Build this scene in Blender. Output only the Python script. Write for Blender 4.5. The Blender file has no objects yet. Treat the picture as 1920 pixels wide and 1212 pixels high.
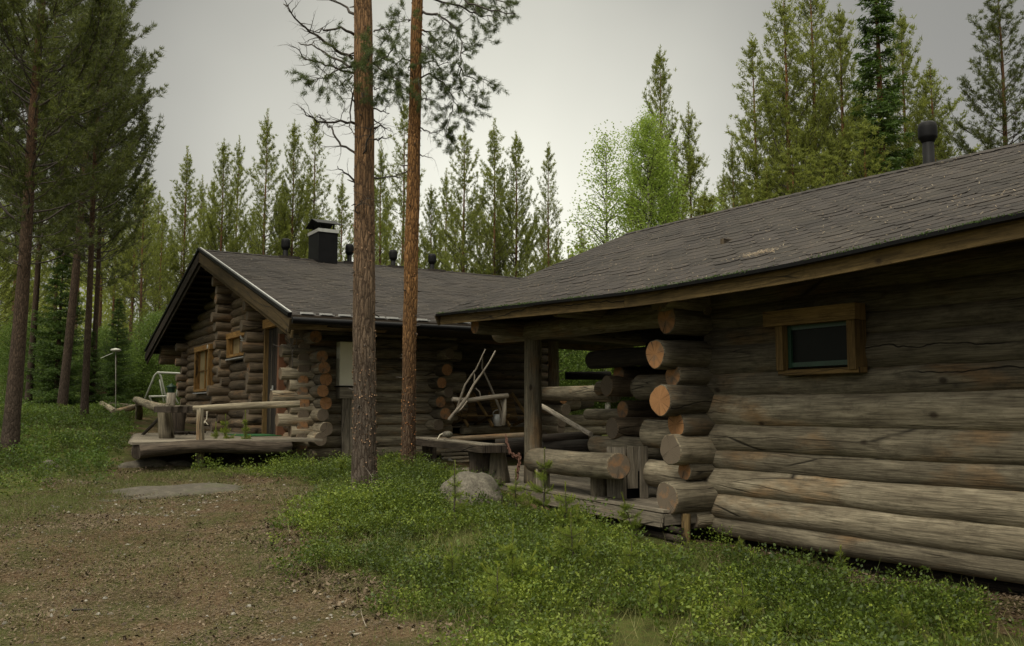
import bpy, math, random
import numpy as np
from mathutils import Vector, Matrix, noise
random.seed(7); rng = np.random.default_rng(7)
C = bpy.context.scene; COL = C.collection
# ---------------------------------------------------------------- camera
FPX = 1695.8; PITCH = math.atan(161/FPX); YAW = math.atan(1040*math.cos(PITCH)/FPX); CZ = 1.65
FW = Vector((math.sin(YAW)*math.cos(PITCH), math.cos(YAW)*math.cos(PITCH), math.sin(PITCH)))
RT = Vector((math.cos(YAW), -math.sin(YAW), 0)); UP = RT.cross(FW)
cd = bpy.data.cameras.new('camera'); cam = bpy.data.objects.new('camera', cd); COL.objects.link(cam)
cam.matrix_world = Matrix((( RT.x, UP.x, -FW.x, 0), (RT.y, UP.y, -FW.y, 0), (RT.z, UP.z, -FW.z, CZ), (0, 0, 0, 1)))
cd.sensor_width = 36; cd.lens = FPX/1920*36; cd.clip_end = 2000; cd.clip_start = .05
C.camera = cam
# ---------------------------------------------------------------- sky, overcast light, exposure
SUN_EL, SUN_AZ = math.radians(50), math.radians(-122)
W = bpy.data.worlds.new("World"); C.world = W; W.use_nodes = True
nt = W.node_tree; nt.nodes.clear()
def wn(t, **k):
    n = nt.nodes.new(t)
    for a, b in k.items(): setattr(n, a, b)
    return n
sky = wn('ShaderNodeTexSky', sky_type='NISHITA', sun_disc=False, sun_elevation=SUN_EL, sun_rotation=SUN_AZ, dust_density=5, air_density=1)
bg1 = wn('ShaderNodeBackground'); bg1.inputs[1].default_value = .05; hs = wn('ShaderNodeHueSaturation'); hs.inputs['Saturation'].default_value = .1; nt.links.new(sky.outputs[0], hs.inputs['Color']); nt.links.new(hs.outputs[0], bg1.inputs[0])
tc = wn('ShaderNodeTexCoord')
dot = wn('ShaderNodeVectorMath', operation='DOT_PRODUCT')
bd = (FW + UP*.06 - RT*.02).normalized(); dot.inputs[1].default_value = bd
nrm = wn('ShaderNodeVectorMath', operation='NORMALIZE'); nt.links.new(tc.outputs['Generated'], nrm.inputs[0])
cn = wn('ShaderNodeTexNoise'); cn.inputs['Scale'].default_value = 3; cn.inputs['Detail'].default_value = 4
nt.links.new(nrm.outputs[0], cn.inputs[0])
nt.links.new(nrm.outputs[0], dot.inputs[0])
ac = wn('ShaderNodeMath', operation='ARCCOSINE'); nt.links.new(dot.outputs['Value'], ac.inputs[0])
ad = wn('ShaderNodeMath', operation='MULTIPLY_ADD'); nt.links.new(cn.outputs[0], ad.inputs[0]); ad.inputs[1].default_value = .15; nt.links.new(ac.outputs[0], ad.inputs[2])
mr = wn('ShaderNodeMapRange'); mr.inputs[1].default_value = 0; mr.inputs[2].default_value = math.pi; nt.links.new(ad.outputs[0], mr.inputs[0])
cr = wn('ShaderNodeValToRGB'); nt.links.new(mr.outputs[0], cr.inputs[0])
def sk(deg, v, c=(1, .99, .84)): return deg/180, (v*c[0], v*c[1], v*c[2], 1)
stops = [sk(0, .76), sk(8, .69), sk(16, .46), sk(24, .23), sk(31, .06), sk(40, .02), sk(75, .17), sk(180, .23)]
for i, (p, c) in enumerate(stops):
    e = cr.color_ramp.elements[i] if i < 2 else cr.color_ramp.elements.new(p)
    e.position = p; e.color = c
sz = wn('ShaderNodeSeparateXYZ'); nt.links.new(nrm.outputs[0], sz.inputs[0])
cr2 = wn('ShaderNodeValToRGB'); nt.links.new(sz.outputs[2], cr2.inputs[0])
for i, (p, v) in enumerate([(0, .08), (.3, .08), (.48, .10), (.62, .9), (.8, 2.0), (1, 2.5)]):
    e = cr2.color_ramp.elements[i] if i < 2 else cr2.color_ramp.elements.new(p)
    e.position = p; e.color = (v, v*.95, v*.76, 1)
mx_ = wn('ShaderNodeMixRGB', blend_type='ADD'); mx_.inputs[0].default_value = 1; nt.links.new(cr.outputs[0], mx_.inputs[1]); nt.links.new(cr2.outputs[0], mx_.inputs[2])
bg2 = wn('ShaderNodeBackground'); bg2.inputs[1].default_value = .9; nt.links.new(mx_.outputs[0], bg2.inputs[0])
add = wn('ShaderNodeAddShader'); nt.links.new(bg1.outputs[0], add.inputs[0]); nt.links.new(bg2.outputs[0], add.inputs[1])
wo = wn('ShaderNodeOutputWorld'); nt.links.new(add.outputs[0], wo.inputs[0])
sl = bpy.data.lights.new('sun', 'SUN'); sl.energy = 1.5; sl.angle = math.radians(16); sl.color = (1, .91, .74)
so = bpy.data.objects.new('sun', sl); COL.objects.link(so)
sd = Vector((math.sin(SUN_AZ)*math.cos(SUN_EL), math.cos(SUN_AZ)*math.cos(SUN_EL), math.sin(SUN_EL)))
so.rotation_euler = sd.to_track_quat('Z', 'Y').to_euler()
C.view_settings.view_transform = 'Standard'; C.view_settings.look = 'None'; C.view_settings.gamma = 1
C.view_settings.exposure = .22
C.render.engine = 'CYCLES'; C.cycles.max_bounces = 6; C.cycles.diffuse_bounces = 3; C.cycles.transparent_max_bounces = 6
# ---------------------------------------------------------------- pixel -> point helpers (x right, y down in the 1920x1212 photograph)
def ray(px, py): return RT*((px-960)/FPX) + UP*((606-py)/FPX) + FW
def at(px, py, d): r = ray(px, py)*d; return Vector((r.x, r.y, r.z+CZ))
def onx(px, py, X): return at(px, py, X/ray(px, py).x)
def ony(px, py, Y): return at(px, py, Y/ray(px, py).y)
def onz(px, py, z): return at(px, py, (z-CZ)/ray(px, py).z)
# ---------------------------------------------------------------- terrain
cps = [(0,1212,-1.6),(480,1212,-1.6),(960,1212,-1.58),(1440,1212,-1.58),(1900,1200,-1.6),(300,1050,-1.45),(640,1050,-1.42),(960,1050,-1.34),
       (1500,1100,-1.5),(1860,1130,-1.5),(685,925,-1.08),(895,950,-1.18),(600,900,-1.06),(340,925,-1.15),(100,950,-1.15),(1100,990,-1.37),(1290,1012,-1.44)]
G = [onz(x, y, z+CZ) for x, y, z in cps]
G += [at(*q) for q in ((765,888,13.5),(570,868,15.3),(400,868,14.3),(265,866,15),(20,845,15.2),(60,830,16),(150,790,20),(250,780,24),(200,770,25),(100,750,30),(0,760,28),(400,775,30))]
G += [Vector(q) for q in ((9,12,.15),(9,17,.75),(9,24,.9),(16,20,.9),(18,10,.3),(12,4,.1),(0,-4,0),(-8,2,.2),(9,-3,0),(10,34,1.2),(24,30,1.2),(-60,60,6),(-60,0,1),(0,90,4),(60,80,4),(80,20,1),(60,-60,0),(-40,-60,0),(-12,20,1.9),(-15,45,4),
       (-130,130,8),(0,190,7),(150,120,6),(190,0,2),(130,-130,0),(-130,-130,0),(-190,0,3),(30,45,2.0))]
GP = np.array([[v.x, v.y, v.z] for v in G])
def _k(d2): return .5*d2*np.log(d2+1e-9)
n = len(GP); D2 = ((GP[:, None, :2]-GP[None, :, :2])**2).sum(-1)
A = np.zeros((n+3, n+3)); A[:n, :n] = _k(D2)+np.eye(n)*2.; A[:n, n] = 1; A[:n, n+1:] = GP[:, :2]; A[n:, :n] = A[:n, n:].T
SOL = np.linalg.solve(A, np.concatenate([GP[:, 2], np.zeros(3)]))
def hgts(X, Y):
    X = np.asarray(X, float); Y = np.asarray(Y, float); sh = X.shape; x = X.ravel(); y = Y.ravel(); out = np.empty_like(x)
    for i in range(0, len(x), 50000):
        a, b = x[i:i+50000], y[i:i+50000]
        out[i:i+50000] = _k((a[:, None]-GP[:, 0])**2+(b[:, None]-GP[:, 1])**2) @ SOL[:n] + SOL[n] + SOL[n+1]*a + SOL[n+2]*b
    bump = .035*np.sin(x*1.7+1.3*np.sin(y*.9))*np.sin(y*1.9+x*.4)+.015*np.sin(x*4.1+y*2.3)*np.sin(y*5.3-x)
    return (out+bump).reshape(sh)
def hgt(x, y): return float(hgts(np.array([x]), np.array([y]))[0])
def ground_at(px, py):
    r = ray(px, py); d = 4.
    while d < 150:
        p = at(px, py, d)
        if p.z < hgt(p.x, p.y): return p
        d += .1
    return at(px, py, 150)
# ---------------------------------------------------------------- materials
def node_mat(name):
    m = bpy.data.materials.new(name); m.use_nodes = True; t = m.node_tree; b = t.nodes['Principled BSDF']
    return m, t, b
def nd(t, typ, ins=None, **k):
    n = t.nodes.new('ShaderNode'+typ)
    for a, b in k.items(): setattr(n, a, b)
    for a, b in (ins or {}).items():
        if isinstance(b, bpy.types.NodeSocket): t.links.new(b, n.inputs[a])
        else: n.inputs[a].default_value = b
    return n
def ramp(t, fac, stops):
    n = nd(t, 'ValToRGB', {0: fac}); e = n.color_ramp.elements
    for i, (p, c) in enumerate(stops):
        x = e[i] if i < 2 else e.new(p)
        x.position = p; x.color = (*c, 1) if len(c) == 3 else c
    return n.outputs[0]
def mixc(t, f, a, b, mode='MIX'):
    n = nd(t, 'MixRGB', {0: f, 1: a if isinstance(a, bpy.types.NodeSocket) else (*a, 1), 2: b if isinstance(b, bpy.types.NodeSocket) else (*b, 1)}, blend_type=mode)
    return n.outputs[0]
def g1(v): return (v, v, v)
def uvn(t, su, sv, scale=1, detail=4, rough=.6, typ='TexNoise', off=0, src=None):
    u = src or nd(t, 'UVMap').outputs[0]
    mp = nd(t, 'Mapping', {0: u, 'Scale': (su, sv, 1), 'Location': (off, off*.7, 0)})
    if typ == 'TexNoise': return nd(t, typ, {0: mp.outputs[0], 'Scale': scale, 'Detail': detail, 'Roughness': rough})
    return nd(t, typ, {0: mp.outputs[0], 'Scale': scale})
def wood(name, c1, c2, c3, c4=None, patch=.55, rough=.85, bump=.5, stripe=9.):
    """weathered wood along UV v; c1 light c2 dark c3 warm patches; tint attribute shifts each log"""
    m, t, b = node_mat(name)
    at_ = nd(t, 'Attribute', attribute_name='tint').outputs['Fac']
    n1 = uvn(t, stripe, .9, 1, 5, .65).outputs[0]
    n2 = uvn(t, 70, 3, 1, 3, .6, off=3).outputs[0]
    n3 = uvn(t, 2.2, .8, 1, 4, .6, off=9).outputs[0]
    base = mixc(t, ramp(t, n1, [(.3, g1(0)), (.7, g1(1))]), c2, c1)
    base = mixc(t, ramp(t, n3, [(patch, g1(0)), (patch+.13, g1(1))]), base, c3)
    n5 = uvn(t, 3.5, 1.6, 1, 6, .75, off=21).outputs[0]
    base = mixc(t, ramp(t, n5, [(.56, g1(0)), (.72, g1(.75))]), base, tuple(x*.35 for x in c2))
    base = mixc(t, ramp(t, n2, [(.32, g1(.7)), (.6, g1(0))]), base, tuple(x*.3 for x in c2))
    cw = uvn(t, 1.5, 1.1, 1, 2, off=5)
    cv = nd(t, 'Mapping', {0: nd(t, 'UVMap').outputs[0], 'Scale': (7, .45, 1)})
    cv2 = nd(t, 'VectorMath', {0: cv.outputs[0], 1: mixc(t, 1., cw.outputs['Color'], (.5, .2, 0), 'MULTIPLY')}, operation='ADD')
    vo = nd(t, 'TexVoronoi', {0: cv2.outputs[0], 'Scale': 1.}, feature='DISTANCE_TO_EDGE').outputs[0]
    crack = ramp(t, vo, [(.0, g1(.95)), (.022, g1(0))])
    cm = ramp(t, uvn(t, 2, .5, 1, 2, off=13).outputs[0], [(.5, g1(0)), (.57, g1(1))])
    n6 = uvn(t, 16, .55, 1, 5, .7, off=31).outputs[0]
    base = mixc(t, ramp(t, n6, [(.5, g1(0)), (.66, g1(.5))]), base, tuple(x*.45 for x in c2))
    n8 = uvn(t, 11, 5, 1, 6, .75, off=51).outputs[0]
    base = mixc(t, ramp(t, n8, [(.5, g1(0)), (.66, g1(.5))]), base, tuple(x*.5 for x in c2))
    n7 = uvn(t, 5, .8, 1, 5, .7, off=41).outputs[0]
    base = mixc(t, ramp(t, n7, [(.56, g1(0)), (.7, g1(.45))]), base, tuple(min(.6, x*1.5) for x in c1))
    crk = mixc(t, 1., crack, cm, 'MULTIPLY')
    su_ = nd(t, 'SeparateXYZ', {0: nd(t, 'UVMap').outputs[0]})
    wv = uvn(t, .6, .5, 1, 5, .6, off=6).outputs[0]
    fr = nd(t, 'Math', {0: nd(t, 'Math', {0: wv, 1: .55, 2: nd(t, 'Math', {0: su_.outputs[0], 1: 1.25}, operation='MULTIPLY').outputs[0]}, operation='MULTIPLY_ADD').outputs[0]}, operation='FRACT').outputs[0]
    ab = nd(t, 'Math', {0: nd(t, 'Math', {0: fr, 1: .5}, operation='SUBTRACT').outputs[0]}, operation='ABSOLUTE').outputs[0]
    lm = ramp(t, uvn(t, .9, .3, 1, 2, off=17).outputs[0], [(.47, g1(0)), (.56, g1(1))])
    crk = mixc(t, 1., crk, mixc(t, 1., ramp(t, ab, [(.0, g1(1)), (.004, g1(.9)), (.009, g1(0))]), lm, 'MULTIPLY'), 'ADD')
    base = mixc(t, crk, base, (.008, .006, .004))
    kn = nd(t, 'TexVoronoi', {0: nd(t, 'Mapping', {0: nd(t, 'UVMap').outputs[0], 'Scale': (3.3, 1.9, 1)}).outputs[0], 'Scale': 1.}).outputs[0]
    base = mixc(t, ramp(t, kn, [(.05, g1(.85)), (.11, g1(0))]), base, (.02, .013, .008))
    # per-log shift of value
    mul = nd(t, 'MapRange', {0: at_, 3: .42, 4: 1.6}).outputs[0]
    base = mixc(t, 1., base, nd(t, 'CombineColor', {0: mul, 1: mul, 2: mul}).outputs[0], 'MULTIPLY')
    t.links.new(base, b.inputs['Base Color']); b.inputs['Roughness'].default_value = rough; b.inputs['Specular IOR Level'].default_value = .25
    h = mixc(t, .5, n2, n1); h = mixc(t, crk, h, (0, 0, 0))
    bp = nd(t, 'Bump', {'Strength': bump*1.5, 'Distance': .02, 'Height': h}); t.links.new(bp.outputs[0], b.inputs['Normal'])
    return m
def sawn(name, c1, c2, cg):
    m, t, b = node_mat(name)
    uv = nd(t, 'UVMap').outputs[0]
    at_ = nd(t, 'Attribute', attribute_name='tint').outputs['Fac']
    ln = nd(t, 'VectorMath', {0: uv}, operation='LENGTH').outputs['Value']
    wob = nd(t, 'TexNoise', {0: uv, 'Scale': 14., 'Detail': 3.}).outputs[0]
    rr = nd(t, 'MultiplyAdd' if False else 'Math', {0: wob, 1: .02, 2: ln}, operation='MULTIPLY_ADD').outputs[0]
    sn = nd(t, 'Math', {0: nd(t, 'Math', {0: rr, 1: 520.}, operation='MULTIPLY').outputs[0]}, operation='SINE').outputs[0]
    ring = nd(t, 'MapRange', {0: sn, 1: -1., 2: 1.}).outputs[0]
    sep = nd(t, 'SeparateXYZ', {0: uv})
    ang = nd(t, 'Math', {0: sep.outputs[0], 1: sep.outputs[1]}, operation='ARCTAN2').outputs[0]
    av = nd(t, 'CombineXYZ', {0: nd(t, 'Math', {0: ang}, operation='SINE').outputs[0], 1: nd(t, 'Math', {0: ang}, operation='COSINE').outputs[0], 2: at_})
    an = nd(t, 'TexNoise', {0: av.outputs[0], 'Scale': 5., 'Detail': 2.}).outputs[0]
    an2 = nd(t, 'TexNoise', {0: av.outputs[0], 'Scale': 2.3, 'Detail': 4.}).outputs[0]
    base = mixc(t, nd(t, 'Math', {0: ring, 1: .3}, operation='MULTIPLY').outputs[0], c1, c2)
    base = mixc(t, ramp(t, an2, [(.35, g1(0)), (.75, g1(.55))]), base, c2)
    dn = nd(t, 'TexNoise', {0: uv, 'Scale': 9., 'Detail': 5.}).outputs[0]
    dd = nd(t, 'Math', {0: dn, 1: at_}, operation='ADD').outputs[0]
    base = mixc(t, ramp(t, dd, [(.75, g1(0)), (1.2, g1(1))]), base, cg)
    crack = ramp(t, nd(t, 'Math', {0: nd(t, 'Math', {0: an, 1: .5}, operation='SUBTRACT').outputs[0]}, operation='ABSOLUTE').outputs[0], [(.004, g1(1)), (.012, g1(0))])
    cmk = ramp(t, an2, [(.5, g1(0)), (.55, g1(1))])
    ck = mixc(t, 1., crack, cmk, 'MULTIPLY')
    base = mixc(t, ck, base, (.015, .008, .005))
    t.links.new(base, b.inputs['Base Color']); b.inputs['Roughness'].default_value = .8; b.inputs['Specular IOR Level'].default_value = .2
    bp = nd(t, 'Bump', {'Strength': .4, 'Distance': .01, 'Height': mixc(t, ck, mixc(t, .4, dn, ring), (0, 0, 0))}); t.links.new(bp.outputs[0], b.inputs['Normal'])
    return m
def flat(name, c, rough=.6, metal=0, var=.25, scale=6, bump=.0):
    m, t, b = node_mat(name)
    o = nd(t, 'TexCoord').outputs['Object']
    nn = nd(t, 'TexNoise', {0: o, 'Scale': scale, 'Detail': 6., 'Roughness': .7}).outputs[0]
    t.links.new(mixc(t, ramp(t, nn, [(.3, g1(0)), (.7, g1(1))]), tuple(x*(1-var) for x in c), tuple(min(1, x*(1+var)) for x in c)), b.inputs['Base Color'])
    b.inputs['Roughness'].default_value = rough; b.inputs['Metallic'].default_value = metal
    if name in ('dark_glass', 'black_plastic', 'black_metal'): b.inputs['Specular IOR Level'].default_value = .12
    if bump:
        bp = nd(t, 'Bump', {'Strength': bump, 'Distance': .02, 'Height': nn}); t.links.new(bp.outputs[0], b.inputs['Normal'])
    return m
def leafm(name, c1, c2, c3, trans=.35, rough=.55):
    """tint attribute 0..1 runs c1 -> c2 -> c3"""
    m, t, b = node_mat(name)
    a = nd(t, 'Attribute', attribute_name='tint').outputs['Fac']
    col = ramp(t, a, [(0, c1), (.5, c2), (1, c3)])
    o = nd(t, 'TexCoord').outputs['Object']
    nn = nd(t, 'TexNoise', {0: o, 'Scale': .9, 'Detail': 3.}).outputs[0]
    col = mixc(t, ramp(t, nn, [(.35, g1(0)), (.7, g1(.45))]), col, c1)
    t.links.new(col, b.inputs['Base Color']); b.inputs['Roughness'].default_value = rough; b.inputs['Specular IOR Level'].default_value = .25
    tr = nd(t, 'BsdfTranslucent', {0: mixc(t, .35, col, c3)})
    mx = nd(t, 'MixShader', {0: trans, 1: b.outputs[0], 2: tr.outputs[0]})
    t.links.new(mx.outputs[0], t.nodes['Material Output'].inputs[0])
    return m
def barkm(name, lo, mid, hi, z0, z1, dark, su=14, sv=5, hv=.5):
    m, t, b = node_mat(name)
    uv = nd(t, 'UVMap').outputs[0]
    sz = nd(t, 'SeparateXYZ', {0: uv}).outputs[1]
    n0 = uvn(t, 3, 1.2, 1, 4, .7, off=2)
    zz = nd(t, 'Math', {0: n0.outputs[0], 1: 1.6, 2: sz}, operation='MULTIPLY_ADD').outputs[0]
    f = nd(t, 'MapRange', {0: zz, 1: z0+.8, 2: z1+.8}).outputs[0]
    col = ramp(t, f, [(0, lo), (.5, mid), (1, hi)])
    ds = uvn(t, 6, 3, 1, 4, .7, off=4)
    vv = nd(t, 'VectorMath', {0: nd(t, 'Mapping', {0: uv, 'Scale': (su, sv, 1)}).outputs[0], 1: mixc(t, 1., ds.outputs['Color'], g1(1.3), 'MULTIPLY')}, operation='ADD').outputs[0]
    vo = nd(t, 'TexVoronoi', {0: vv, 'Scale': 1.}, feature='DISTANCE_TO_EDGE').outputs[0]
    vc = nd(t, 'TexVoronoi', {0: vv, 'Scale': 1.}).outputs['Color']
    col = mixc(t, .5, col, mixc(t, 1., col, nd(t, 'MapRange', {0: nd(t, 'SeparateXYZ', {0: vc}).outputs[0], 3: .45, 4: 1.5}).outputs[0], 'MULTIPLY'))
    fi = uvn(t, 60, 40, 1, 5, .75, off=1).outputs[0]
    col = mixc(t, ramp(t, fi, [(.35, g1(.6)), (.6, g1(0))]), col, tuple(x*.35 for x in lo))
    col = mixc(t, ramp(t, vo, [(.0, g1(.85)), (.15, g1(0))]), col, dark)
    fl = uvn(t, 30, 22, 1, 4, .8, off=7).outputs[0]
    col = mixc(t, ramp(t, fl, [(.66, g1(0)), (.74, g1(.55))]), col, tuple(min(.5, x*2+.03) for x in mid))
    t.links.new(col, b.inputs['Base Color']); b.inputs['Roughness'].default_value = .9; b.inputs['Specular IOR Level'].default_value = .15
    bh = mixc(t, .5, ramp(t, vo, [(0, g1(0)), (.3, g1(1))]), fi)
    bp = nd(t, 'Bump', {'Strength': hv, 'Distance': .03, 'Height': bh}); t.links.new(bp.outputs[0], b.inputs['Normal'])
    return m
M = {}
M['log'] = wood('weathered_log', (.27, .235, .165), (.10, .082, .055), (.22, .14, .07), patch=.55)
M['logd'] = wood('stained_log', (.195, .148, .095), (.065, .048, .031), (.20, .12, .06), patch=.54)
M['plank'] = wood('grey_plank', (.27, .235, .18), (.14, .12, .09), (.25, .20, .13), patch=.62, bump=.35)
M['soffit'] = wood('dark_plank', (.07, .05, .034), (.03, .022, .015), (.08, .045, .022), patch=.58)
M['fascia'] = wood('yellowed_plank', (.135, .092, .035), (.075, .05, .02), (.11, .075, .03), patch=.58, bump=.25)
M['trim'] = wood('fresh_plank', (.36, .21, .07), (.2, .11, .035), (.32, .16, .05), patch=.55, bump=.2)
M['trimd'] = wood('brown_plank', (.18, .115, .042), (.095, .06, .022), (.15, .09, .03), patch=.55, bump=.2)
M['white'] = wood('bleached_branch', (.42, .37, .30), (.22, .19, .15), (.36, .30, .22), patch=.62, bump=.3)
M['dead'] = wood('rotten_wood', (.075, .058, .042), (.028, .021, .015), (.10, .075, .05), patch=.6, bump=.9)
M['end'] = sawn('sawn_end', (.32, .17, .075), (.17, .075, .028), (.12, .095, .068))
M['redtrim'] = flat('red_paint', (.11, .045, .018), .7, var=.3)
M['shingle'] = None
def shingle_mat():
    m, t, b = node_mat('felt_shingle')
    a = nd(t, 'Attribute', attribute_name='tint').outputs['Fac']
    uv = nd(t, 'UVMap').outputs[0]
    g = nd(t, 'TexNoise', {0: uv, 'Scale': 160., 'Detail': 3.}).outputs[0]
    l = nd(t, 'TexNoise', {0: uv, 'Scale': .8, 'Detail': 5.}).outputs[0]
    l2 = nd(t, 'TexNoise', {0: nd(t, 'Mapping', {0: uv, 'Scale': (6, 1.2, 1)}).outputs[0], 'Scale': 1., 'Detail': 5.}).outputs[0]
    col = mixc(t, a, (.015, .013, .012), (.032, .027, .025))
    col = mixc(t, ramp(t, g, [(.4, g1(0)), (.75, g1(.4))]), col, (.07, .06, .052))
    col = mixc(t, ramp(t, l, [(.45, g1(0)), (.75, g1(.5))]), col, (.05, .042, .032))
    col = mixc(t, ramp(t, l2, [(.5, g1(0)), (.8, g1(.45))]), col, (.03, .027, .024))
    t.links.new(col, b.inputs['Base Color']); b.inputs['Roughness'].default_value = .9; b.inputs['Specular IOR Level'].default_value = .2
    bp = nd(t, 'Bump', {'Strength': .6, 'Distance': .004, 'Height': g}); t.links.new(bp.outputs[0], b.inputs['Normal'])
    return m
M['shingle'] = shingle_mat()
M['black'] = flat('black_metal', (.006, .006, .0065), .5, .2, .35, 5)
M['vent'] = flat('black_plastic', (.007, .007, .0075), .55, 0, .3, 9)
M['silver'] = flat('galvanised', (.42, .42, .40), .45, .6, .2, 8)
M['bluegrey'] = flat('pale_flashing', (.30, .30, .29), .7, .0, .15, 8)
M['cream'] = flat('cream_cabinet', (.76, .73, .58), .6, 0, .05, 3)
M['concrete'] = flat('concrete', (.22, .21, .18), .9, 0, .3, 14, .5)
M['glass'] = flat('dark_glass', (.006, .007, .006), .35, 0, .2, 2)
M['curtain'] = flat('curtained_glass', (.28, .22, .12), .3, 0, .35, 3)
M['green'] = flat('green_mat', (.015, .09, .02), .9, 0, .3, 60, .5)
M['gmetal'] = flat('green_enamel', (.012, .04, .022), .4, 0, .3, 9)
M['rust'] = flat('rust', (.10, .045, .028), .85, .2, .5, 40, .6)
M['whitep'] = flat('white_paint', (.40, .40, .35), .5, 0, .1, 6)
M['rope'] = flat('rope', (.5, .46, .36), .9, 0, .2, 60)
M['door'] = wood('tarred_door_shaded_wall', (.035, .029, .021), (.014, .011, .009), (.045, .03, .016), patch=.6, bump=.3)  # tar on the door; on the porch wall its darkness stands for shade
M['moss'] = flat('moss', (.035, .045, .012), .95, 0, .5, 50, .8)
def rockm():
    m, t, b = node_mat('lichen_rock')
    o = nd(t, 'TexCoord').outputs['Object']
    n1 = nd(t, 'TexNoise', {0: o, 'Scale': 7., 'Detail': 8., 'Roughness': .7}).outputs[0]
    n2 = nd(t, 'TexNoise', {0: o, 'Scale': 45., 'Detail': 4.}).outputs[0]
    n3 = nd(t, 'TexNoise', {0: o, 'Scale': 3., 'Detail': 6., 'Roughness': .7}).outputs[0]
    col = ramp(t, n1, [(.3, (.045, .04, .03)), (.5, (.105, .095, .072)), (.72, (.18, .16, .125))])
    col = mixc(t, ramp(t, n2, [(.42, g1(.6)), (.55, g1(0))]), col, (.05, .04, .03))
    col = mixc(t, ramp(t, n3, [(.55, g1(0)), (.68, g1(.8))]), col, (.055, .06, .025))
    t.links.new(col, b.inputs['Base Color']); b.inputs['Roughness'].default_value = .9
    bp = nd(t, 'Bump', {'Strength': .8, 'Distance': .03, 'Height': n1}); t.links.new(bp.outputs[0], b.inputs['Normal'])
    return m
M['rock'] = rockm()
M['rockd'] = rockm(); _c = [n for n in M['rockd'].node_tree.nodes if n.type == 'VALTORGB'][0].color_ramp.elements
for _e, _v in zip(_c, ((.03, .025, .017), (.06, .052, .036), (.115, .10, .075))): _e.color = (*_v, 1)
M['bark'] = barkm('pine_bark_near', (.115, .092, .072), (.20, .135, .085), (.29, .165, .08), 1.3, 4.6, (.03, .02, .014), su=13, sv=4.2, hv=1.)
M['barko'] = barkm('pine_bark_orange', (.12, .082, .055), (.24, .13, .055), (.32, .165, .062), 1.1, 3.2, (.035, .018, .01), su=17, sv=6.5, hv=1.)
M['barkf'] = barkm('pine_bark_far', (.075, .056, .042), (.14, .08, .045), (.24, .11, .045), 0., 12., (.02, .014, .01), su=10, sv=4)
M['barkl'] = barkm('pine_bark_grey', (.06, .045, .034), (.09, .058, .036), (.14, .07, .032), 1, 12, (.015, .01, .007), su=18, sv=7)
M['twig'] = flat('twig', (.05, .04, .032), .9, 0, .4, 12)
M['deadtwig'] = flat('dead_twig', (.045, .037, .03), .9, 0, .4, 12)
M['birchb'] = flat('birch_bark', (.32, .30, .26), .8, 0, .6, 8)
M['pine'] = leafm('pine_needles', (.08, .10, .024), (.19, .225, .042), (.30, .32, .07), .58)
M['pinen'] = leafm('pine_needles_near', (.035, .05, .02), (.08, .11, .03), (.15, .18, .045), .4)
M['pinel'] = leafm('pine_needles_left', (.035, .048, .014), (.085, .105, .024), (.16, .175, .04), .42)
M['spruce'] = leafm('spruce_needles', (.025, .05, .01), (.055, .10, .016), (.10, .155, .025), .35)
M['birch'] = leafm('birch_leaves', (.14, .20, .03), (.24, .34, .05), (.36, .46, .09), .5)
M['under'] = leafm('undergrowth_leaves', (.04, .075, .012), (.085, .14, .022), (.16, .22, .04), .4)
M['berry'] = leafm('blueberry_leaves', (.028, .045, .009), (.085, .13, .016), (.21, .26, .035), .3, .5)
M['grass'] = leafm('grass_blades', (.06, .085, .018), (.12, .15, .035), (.24, .22, .09), .3)
M['sap'] = leafm('sapling_needles', (.08, .12, .02), (.17, .23, .035), (.38, .42, .08), .5)
def litterm(name, cs):
    m, t, b = node_mat(name)
    a = nd(t, 'Attribute', attribute_name='tint').outputs['Fac']
    col = ramp(t, a, [(i/(len(cs)-1), c) for i, c in enumerate(cs)])
    t.links.new(col, b.inputs['Base Color']); b.inputs['Roughness'].default_value = .85
    return m
M['litter'] = litterm('forest_litter', [(.022, .014, .008), (.06, .038, .02), (.10, .07, .04), (.17, .13, .085)])
M['needlel'] = litterm('fallen_needles', [(.10, .065, .035), (.18, .13, .08), (.30, .25, .17)])
M['needlep'] = litterm('trodden_needles', [(.04, .026, .014), (.10, .07, .035), (.19, .15, .085)])
M['stone'] = litterm('pebbles', [(.08, .075, .065), (.17, .16, .135), (.32, .30, .26)])
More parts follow.
